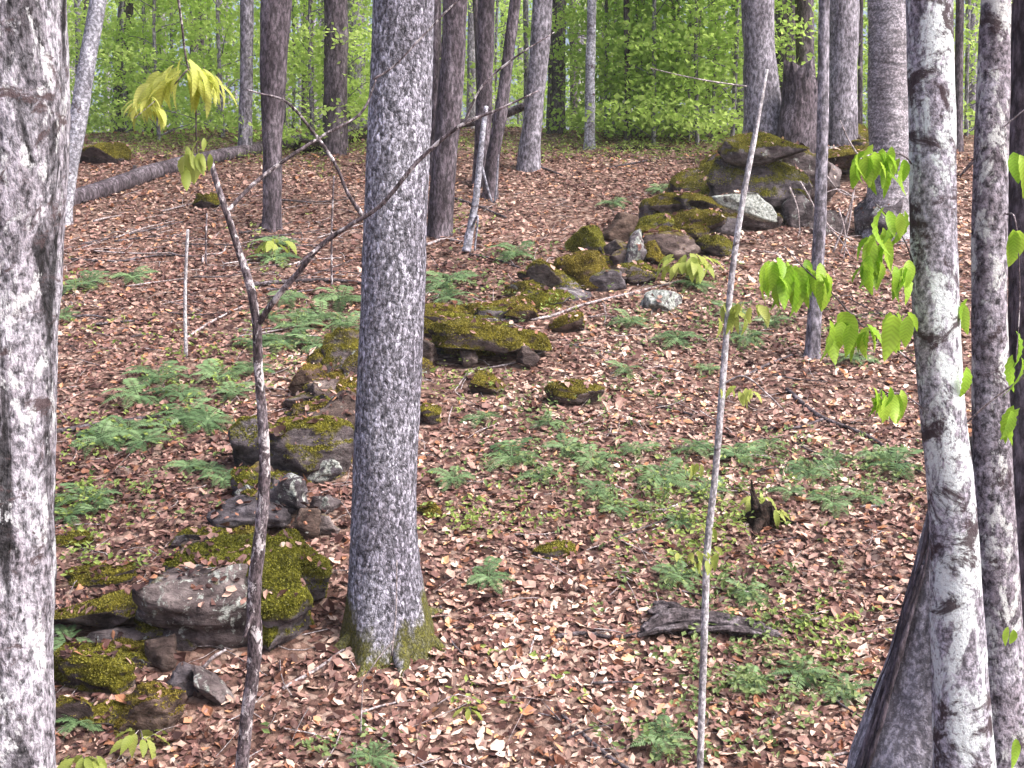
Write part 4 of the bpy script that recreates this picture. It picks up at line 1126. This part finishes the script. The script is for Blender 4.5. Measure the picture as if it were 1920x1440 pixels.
# ------------------------------------------------------------------ ferns
def frond_mesh(seed, L=0.42, pairs=20):
    g = np.random.default_rng(seed)
    V, F = [], []
    def rach(u): return np.array([L * (u - 0.05 * u * u), 0, L * (0.62 * u - 0.78 * u * u)])
    us = np.linspace(0, 1, 7)
    for u in us:                      # flat rachis ribbon with a ridge
        p = rach(u); w = 0.004 * (1 - 0.7 * u)
        V += [p + (0, w, 0), p + (0, 0, 0.003), p + (0, -w, 0)]
    for k in range(6):
        a = 3 * k; F += [(a, a + 1, a + 4, a + 3), (a + 1, a + 2, a + 5, a + 4)]
    for k in range(pairs):
        u = 0.10 + 0.88 * k / pairs
        p = rach(u); ln = L * 0.20 * math.sin(math.pi * min(1, (u + 0.10)) ** 1.1) ** 0.7 * g.uniform(.85, 1.1) + 0.004
        wd = L * 0.026
        for sgn in (1, -1):
            b = len(V)
            tip = p + np.array([ln * 0.28, sgn * ln, -ln * g.uniform(0.05, 0.35)])
            mid = (p + tip) / 2
            V += [p, mid + (wd, 0, 0.004), tip, mid + (-wd, 0, 0.004)]
            F += [(b, b + 1, b + 2, b + 3)] if sgn < 0 else [(b, b + 3, b + 2, b + 1)]
    me = mesh_np('frond', V, np.array(F)); me.materials.append(M['fern']); return me
FRONDS = [frond_mesh(k, 0.42) for k in range(4)]
FR = random.Random(21)
def fern(px, py, w, label, group=None, n=9, flat=0.0):
    p = G(px, py)
    size = w * p.y / FPX                       # full spread in metres
    root = thing('fern', label, 'fern', p, group)
    e = 1e-1
    nrm = Vector((gzf(p.x - e, p.y) - gzf(p.x + e, p.y), gzf(p.x, p.y - e) - gzf(p.x, p.y + e), 2 * e)).normalized()
    root.rotation_euler = Vector((0, 0, 1)).rotation_difference(nrm).to_euler()
    a0 = FR.uniform(0, 6.28)
    for k in range(n):
        s = size / 2 / 0.36 * FR.uniform(.8, 1.3)
        obj('frond', FR.choice(FRONDS), None, root, (0, 0, 0.035), (FR.uniform(-.3, .3), FR.uniform(-.30, .18) + flat, a0 + 6.283 * k / n + FR.uniform(-.25, .25)), (s, s, s))
    return root

FERNS = [
 (915, 1090, 100, 'bright fern clump alone in open leaf litter beside the speckled trunk', None),
 (850, 905, 90, 'fern clump downhill of the mossy slab nearest the speckled trunk', None),
 (960, 865, 120, 'broad dark fern clump on the open slope below the mossy hollow', None),
 (970, 482, 90, 'fern clump just below the dark stick on the upper slope', None),
 (1150, 385, 60, 'small dark fern above the reddish brown stone', None),
 (1240, 360, 70, 'fern growing at the edge of the far boulders', None),
 (1560, 950, 100, 'bluish grey fern lying flat beside the dark stump', None),
 (1680, 880, 120, 'fern clump under the forked dead branch', None),
 (1515, 890, 110, 'spreading fern clump uphill of the dark stump', None),
 (1500, 1275, 120, 'arched pale green fern below the rotten log', None),
 (1580, 1305, 100, 'low arching fern close to the old trunk stub', None),
 (1400, 1290, 100, 'dark fern beside the thin pale sapling below the rotten log', None),
 (1240, 1400, 120, 'fern clump at the near end of the foreground stick', None),
 (700, 1432, 90, 'fern tip in the near foreground leaves', None),
 (1275, 1090, 100, 'dark fern behind the thin pale sapling', None),
 (1400, 1120, 90, 'fern uphill of the rotten log', None),
 (1240, 905, 130, 'large dark fern clump among seedlings near the pale sapling', None),
 (1380, 860, 100, 'dim fern clump between pale sapling and dark stump', None),
 (1110, 870, 100, 'light green fern among seedlings on the open slope', None),
 (1120, 930, 80, 'small dark fern in the seedling patch', None),
 (835, 535, 110, 'fern clump uphill of the low moss covered stone', None),
 (840, 565, 90, 'second fern touching the low moss covered stone', None),
 (1180, 610, 80, 'fern downhill of the pale grey stone', None),
 (1400, 640, 90, 'fern clump behind the thin pale sapling on the upper slope', None),
 (1270, 640, 90, 'dark fern between pale grey stone and pale sapling', None),
 (1600, 680, 80, 'fern half hidden behind hanging beech leaves', None),
 (130, 1215, 90, 'bright fern squeezed between golden mossy stone and flaky trunk', None),
 (150, 1365, 110, 'dark fern in the nearest stones at the flaky trunk', None),
 (785, 1215, 60, 'little fern at the mossy foot of speckled trunk', None),
 (1300, 540, 70, 'fern under the yellow green seedling', None),
]
BANK = [(640, 570, 110), (600, 600, 110), (560, 620, 100), (530, 645, 110), (650, 615, 90), (590, 655, 100), (505, 600, 80), (480, 650, 90), (300, 715, 130), (260, 750, 120), (340, 745, 110), (410, 715, 110),
        (440, 745, 90), (350, 790, 120), (390, 795, 110), (190, 830, 110), (240, 815, 120), (270, 835, 90), (155, 945, 120), (130, 975, 90), (180, 965, 80), (355, 882, 70), (420, 905, 90), (395, 890, 70),
        (510, 490, 90), (520, 465, 80), (250, 525, 80), (170, 535, 80), (140, 545, 60), (120, 600, 60), (470, 700, 100), (540, 565, 80)]
for x, y, w, lab, grp in FERNS: fern(x, y, w, lab, grp)
for x, y, w in [(1010, 900, 80), (1060, 845, 90), (1190, 850, 80), (1150, 960, 80), (1300, 850, 90), (1330, 930, 90), (1270, 985, 80), (1440, 845, 80), (1480, 930, 70), (1620, 940, 80), (1640, 860, 80), (1560, 870, 80), (1205, 960, 70), (900, 790, 70), (1030, 800, 70), (1170, 700, 70), (1330, 700, 60), (1450, 610, 70), (1370, 590, 80)]:
    fern(x, y, w, 'dark fern clump among low seedlings on the open slope', 'ferns among the seedlings on open slope', 7)
for x, y, w in BANK: fern(x, y, w, 'green fern clump on the bank uphill of the tumbled stone wall', 'ferns on the bank uphill of the wall')

# ------------------------------------------------------------------ leafy seedlings
def seedling(px, py, w, h, label, n, meshes, L, d=None, group=None):
    p = G(px, py) if d is None else Vector((P(px, py, d).x, d, 0))
    p.z = gzf(p.x, p.y)
    k = p.y / FPX
    root = thing('seedling', label, 'seedling', p, group)
    top = Vector((0, 0, h * k))
    obj('stem', tube_mesh('stem', [(0, 0, -0.02), (0.01, 0, h * k * 0.6), tuple(top)], [0.006, 0.005, 0.003], sides=6, n=8), M['bark_sap'], root)
    for i in range(n):
        a = 6.283 * i / n + LR.uniform(-.3, .3)
        rr = LR.uniform(0.02, 0.42) * w * k
        s = L * k * LR.uniform(.75, 1.2)
        obj('leaf', LR.choice(meshes), None, root, (rr * math.cos(a), rr * math.sin(a), h * k * LR.uniform(.6, 1.05)), (LR.uniform(-.4, .4), R(LR.uniform(5, 50)), a), (s, s, s))
    return root
seedling(265, 1412, 80, 40, 'yellow green seedling below the brown wedge stone', 12, L_YEL and L_PALE, 44)
seedling(158, 1455, 70, 36, 'yellow green seedling beside the flaky trunk foot', 11, L_PALE, 44)
seedling(1290, 528, 120, 50, 'arching yellow green seedling in front of the far boulders', 46, L_PALE, 36)
seedling(880, 1345, 36, 16, 'tiny yellow green seedling in the open foreground litter', 7, L_PALE, 24)
for x, y in ((515, 480), (1420, 960), (1440, 985)):
    seedling(x, y, 60, 30, {515: 'bright seedling at the foot of the purplish leafy trunk', 1420: 'leafy seedling against the dark stump', 1440: 'small leafy seedling in front of the dark stump'}[x], 12, L_PALE, 34)

# ------------------------------------------------------------------ dead leaves, twigs and low plants (nobody could count them)
allV, allF, nn = [], [], 0
for V_, F_ in ROCKS_BVH:
    allV.append(V_); allF.append(F_ + nn); nn += len(V_)
bvh = BVHTree.FromPolygons(np.vstack(allV).tolist(), np.vstack(allF).tolist())

A_ = G(250, 1250); B_ = G(1480, 360)
def uphill(x, y):           # >0 on the far (left) side of the old wall
    return (B_.x - A_.x) * (y - A_.y) - (B_.y - A_.y) * (x - A_.x)

def scatter(y0, y1, dens, g, margin=1.2):
    wmax = 0.40 * y1 + margin
    n = int(dens * (y1 - y0) * 2 * wmax)
    y = g.uniform(y0, y1, n); x = g.uniform(-wmax, wmax, n)
    k = np.abs(x) < 0.40 * y + margin
    return x[k], y[k]

g = np.random.default_rng(31)
xs, ys = [], []
for a in ((-1, 7, 60), (7, 10.5, 800), (10.5, 14, 650), (14, 19, 450), (19, 25, 320), (25, 38, 80)):
    x, y = scatter(*a, g); xs.append(x); ys.append(y)
x = np.concatenate(xs); y = np.concatenate(ys); n = len(x)
z = gz(x, y)
e = 0.08
N = np.stack([gz(x - e, y) - gz(x + e, y), gz(x, y - e) - gz(x, y + e), np.full(n, 2 * e)], 1); N /= np.linalg.norm(N, axis=1)[:, None]
keep = np.ones(n, bool)
r01 = g.random(n)
dn = Vector((0, 0, -1))
near = np.nonzero((y > 7) & (y < 26))[0]
for i in near:
    h = bvh.ray_cast(Vector((x[i], y[i], z[i] + 3)), dn, 3.0)
    if h[0] is not None:
        if h[1].z > 0.55 and r01[i] < 0.30:
            z[i] = h[0].z; N[i] = h[1]
        else: keep[i] = False
# thin the litter into uneven drifts
dr = fbm(x * 1.3, y * 1.3, 4.0, 3)
keep &= g.random(n) < np.clip(0.88 + 0.6 * dr, 0.4, 1)
x, y, z, N = x[keep], y[keep], z[keep], N[keep]; n = len(x)
dr = fbm(x * 0.55, y * 0.55, 8.0, 3); dr2 = fbm(x * 2.2, y * 2.2, 2.0, 2)
t = g.beta(1.25, 1.35, n)
up = uphill(x, y) > 0
t = np.clip(t * np.where(up, 0.76, 1.0) + 0.24 * dr + 0.10 * dr2, 0, 1)
stops = np.array([0, .22, .45, .68, .86, 1.0])
cr = np.array([[.040, .018, .016], [.110, .052, .044], [.23, .128, .108], [.39, .255, .205], [.55, .42, .345], [.66, .56, .48]])
col = np.stack([np.interp(t, stops, cr[:, i]) for i in range(3)], 1)
org = (g.random(n) < 0.13)
col[org] = col[org] * np.array([1.15, .92, .62])
col = np.clip(col * np.array([1.14, 1.15, 1.18]), 0, .8)
sz = g.gamma(6, .0102, n).clip(.028, .14)
Pn = np.stack([x, y, z + g.uniform(0.002, 0.030, n)], 1)
lit = leaf_cloud('leaf_litter', Pn, N, sz, col, g, LEAF_TL, LEAF_FL, 0.28, (-1.2, 2.2), crink=0.06)
tag(obj('leaf_litter', lit, M['litter']), 'dry brown and tan fallen leaves covering the slope', kind='stuff')

# small twigs
J = Join()
x, y = scatter(8, 22, 7, g)
for i in range(len(x)):
    L = g.uniform(.12, .5); a = g.uniform(0, 6.28); r = g.uniform(.002, .006)
    p = np.array([x[i], y[i], gzf(x[i], y[i]) + 0.025]); q = p + np.array([math.cos(a), math.sin(a), 0]) * L
    q[2] = gzf(q[0], q[1]) + g.uniform(0.02, 0.06); m = (p + q) / 2 + g.normal(0, .02, 3)
    V, F = tube([p, m, q], [r, r, r * .6], sides=3, n=4, cap=False); J.add(V, F)
tag(obj('twig_litter', J.mesh('twig_litter'), M['deadpale']), 'small dead twigs strewn among fallen leaves', kind='stuff')

# low green plants in patches: (px, py, radius px x, y, count, tone)
PATCH = [(1000, 870, 110, 50, 420, 0), (1150, 930, 150, 60, 620, 0), (1280, 950, 110, 60, 520, 1), (1330, 1000, 90, 50, 380, 1), (900, 985, 90, 25, 260, 1), (1450, 880, 110, 45, 420, 0), (1560, 930, 70, 30, 160, 0),
         (1180, 770, 120, 60, 260, 0), (1000, 760, 120, 40, 240, 0), (870, 720, 90, 40, 240, 1), (560, 640, 110, 60, 520, 0), (420, 700, 120, 50, 420, 1), (200, 820, 110, 40, 260, 1), (150, 960, 80, 60, 360, 1), (300, 930, 120, 40, 200, 0),
         (1300, 1110, 120, 50, 380, 0), (1420, 1130, 120, 50, 300, 0), (1540, 1190, 80, 40, 260, 1), (1420, 1260, 120, 60, 420, 0), (1330, 1300, 70, 60, 220, 0), (1500, 1300, 140, 50, 360, 0), (1250, 1400, 130, 40, 260, 0), (880, 560, 90, 40, 300, 0),
         (1000, 580, 90, 30, 200, 1), (1180, 620, 100, 40, 260, 0), (1350, 640, 130, 50, 360, 0), (1400, 560, 120, 40, 300, 0), (1600, 640, 100, 60, 200, 0), (1150, 290, 130, 14, 420, 1), (1330, 280, 90, 20, 260, 1), (560, 290, 100, 30, 260, 1), (350, 275, 160, 20, 420, 1), (220, 262, 100, 12, 240, 1), (620, 310, 60, 20, 140, 1),
         (510, 480, 40, 40, 200, 1), (960, 480, 90, 20, 160, 0), (1650, 900, 80, 60, 260, 0), (190, 1075, 80, 20, 160, 1), (640, 1420, 100, 20, 90, 0), (940, 1320, 140, 50, 60, 1), (1280, 1060, 60, 40, 160, 1), (1620, 560, 60, 60, 160, 0), (140, 570, 40, 50, 120, 1), (250, 630, 80, 30, 90, 1), (860, 420, 50, 20, 90, 1)]
pts, cc = [], []
PATCH += [(px, 272 + 8 * ((px // 90) % 3), 70, 12, 420, 1) for px in range(120, 1700, 90)]
for px, py, rx, ry, nnn, tone in PATCH:
    for k in range(int(nnn * 0.22)):
        c = G(px + g.normal(0, rx * .75), max(262, py + g.normal(0, ry * .75)))
        h = g.uniform(.03, .13)
        for j in range(4):
            pts.append((c.x + g.normal(0, .035), c.y + g.normal(0, .035), c.z + h + g.normal(0, .02)))
            u = g.random()
            lo, hi = ((np.array([.085, .14, .045]), np.array([.22, .29, .11])) if tone == 0 else (np.array([.12, .19, .035]), np.array([.32, .40, .11])))
            cc.append(lo * (1 - u) + hi * u)
pts = np.array(pts); cc = np.array(cc); n = len(pts)
me = leaf_cloud('ground_cover', pts, np.tile([0, -.25, 1.0], (n, 1)), g.uniform(.03, .07, n), cc, g, LEAF_T4, LEAF_F4, 0.45)
tag(obj('ground_cover', me, M['cover']), 'low green seedlings and herbs growing in patches through dry leaves', kind='stuff')

# ------------------------------------------------------------------ young leafy trees beyond the crest
def young_crown(seed, Ht=5.2):
    g = np.random.default_rng(seed)
    ns = 40
    hz = g.uniform(0.25, Ht, ns); az = g.uniform(0, 6.28, ns); rr = g.uniform(0.25, 1.7, ns)
    C = np.stack([rr * np.cos(az), rr * np.sin(az), hz - 0.12 * rr], 1)
    k = 84
    pts = C[:, None, :] + g.normal(0, 1, (ns, k, 3)) * np.array([.40, .40, .10])
    tone = np.repeat(g.beta(2, 2, (ns, 1)), k, 0).reshape(-1, 1)
    n = ns * k
    t = np.clip(0.65 * tone + 0.35 * g.random((n, 1)), 0, 1)
    col = np.array([.26, .42, .07]) * (1 - t) + np.array([.64, .82, .26]) * t
    cme = leaf_cloud('crown', pts.reshape(-1, 3), np.tile([0, 0, 1.0], (n, 1)), g.uniform(.07, .15, n), col, g, LEAF_T2, LEAF_F2, 0.95)
    cme.materials.append(M['green'])
    J = Join()
    for i in range(0, ns, 2):
        V, F = tube([(0, 0, max(0.1, C[i][2] - 0.35)), tuple(C[i] * np.array([.55, .55, 1]) - np.array([0, 0, .08])), tuple(C[i])], [.012, .008, .004], sides=4, n=6, cap=False)
        J.add(V, F)
    bme = J.mesh('branches'); bme.materials.append(M['bark_mid'])
    V, F = tube([(0, 0, -0.2), (0.05, 0.03, 2), (-0.03, 0, 4.5), (0, 0, Ht + 0.3)], [.04, .035, .025, .01], sides=8, n=20)
    sme = mesh_np('trunk', V, tri(F)); sme.materials.append(M['bark_mid'])
    return cme, bme, sme
YOUNG = [young_crown(400 + k) for k in range(6)]
YR = random.Random(5)
YSP = []
for k in range(36):
    px = -60 + 2040 * (k + YR.uniform(0.0, 1.0)) / 36
    YSP.append((px, YR.uniform(28, 44)))
for px in (1180, 1230, 1290, 1345, 1250, 1150, 1320, 1200, 1270, 1370, 650, 600): YSP.append((px + YR.uniform(-15, 15), YR.uniform(25.5, 28)))
for px in (240, 330, 420, 300): YSP.append((px, YR.uniform(27, 30)))
for px, dd in YSP:
    xx = P(px, 300, dd).x
    b = Vector((xx, dd, gzf(xx, dd)))
    root = thing('young_tree', 'slender young tree with fresh green leaves beyond the crest', 'tree', b, 'young leafy trees beyond the crest', YR.uniform(0, 6.28))
    s = YR.uniform(.8, 1.15)
    c, br, st = YOUNG[YR.randrange(6)]
    obj('crown', c, None, root, scale=(s, s, s)); obj('branches', br, None, root, scale=(s, s, s))['kind'] = 'stuff'; obj('trunk', st, None, root, scale=(s, s, s))

# far wood: one green mass with stems behind
n = 26000
yy = g.uniform(46, 85, n); xx = g.uniform(-1, 1, n) * (0.40 * yy + 6); zz = gz(xx, yy) + g.uniform(0, 13, n) ** 1.0
cl = fbm(xx * .5, yy * .5, zz * .6, 3)
k = cl > g.uniform(-0.55, 0.35, n)
xx, yy, zz = xx[k], yy[k], zz[k]; n = len(xx)
t = g.beta(2, 2, (n, 1)); col = np.array([.26, .42, .08]) * (1 - t) + np.array([.60, .78, .28]) * t
me = leaf_cloud('distant_wood', np.stack([xx, yy, zz], 1), np.tile([0, -.2, 1.0], (n, 1)), g.uniform(.16, .34, n), col, g, LEAF_T2, LEAF_F2, 0.95)
tag(obj('distant_wood', me, M['green']), 'mass of fresh green leaves deep in the woods', kind='stuff')
J = Join()
for k in range(60):
    yy = g.uniform(48, 85); xx = g.uniform(-1, 1) * (0.40 * yy + 4); zb = gzf(xx, yy); r = g.uniform(.08, .2)
    V, F = tube([(xx, yy, zb - .3), (xx + g.normal(0, .2), yy, zb + 6), (xx + g.normal(0, .4), yy, zb + 14)], [r, r * .85, r * .5], sides=8, n=10, cap=False); J.add(V, F)
tag(obj('distant_stems', J.mesh('distant_stems'), M['bark_mid']), 'faint grey stems deep in the green woods', kind='stuff')

tris = sum(len(m.loop_triangles) for m in bpy.data.meshes)
print('objects', len(bpy.data.objects))

# ------------------------------------------------------------------ thin scattering volume added to pale the background woods
s_ = NT('thin haze')
pv = s_.n('ShaderNodeVolumePrincipled')
pv.inputs['Color'].default_value = (0.93, 0.97, 0.93, 1)
pv.inputs['Density'].default_value = 0.0007
pv.inputs['Anisotropy'].default_value = 0.2
s_.l(pv.outputs[0], s_.out.inputs['Volume'])
bm = bmesh.new(); bmesh.ops.create_cube(bm, size=1.0)
me = bpy.data.meshes.new('added_haze'); bm.to_mesh(me); bm.free()
hz_ = obj('added_haze', me, s_.m, None, (0, 20, 10.5), (0, 0, 0), (140, 170, 27))
tag(hz_, 'thin pale air volume added to lighten the woods behind', kind='stuff')
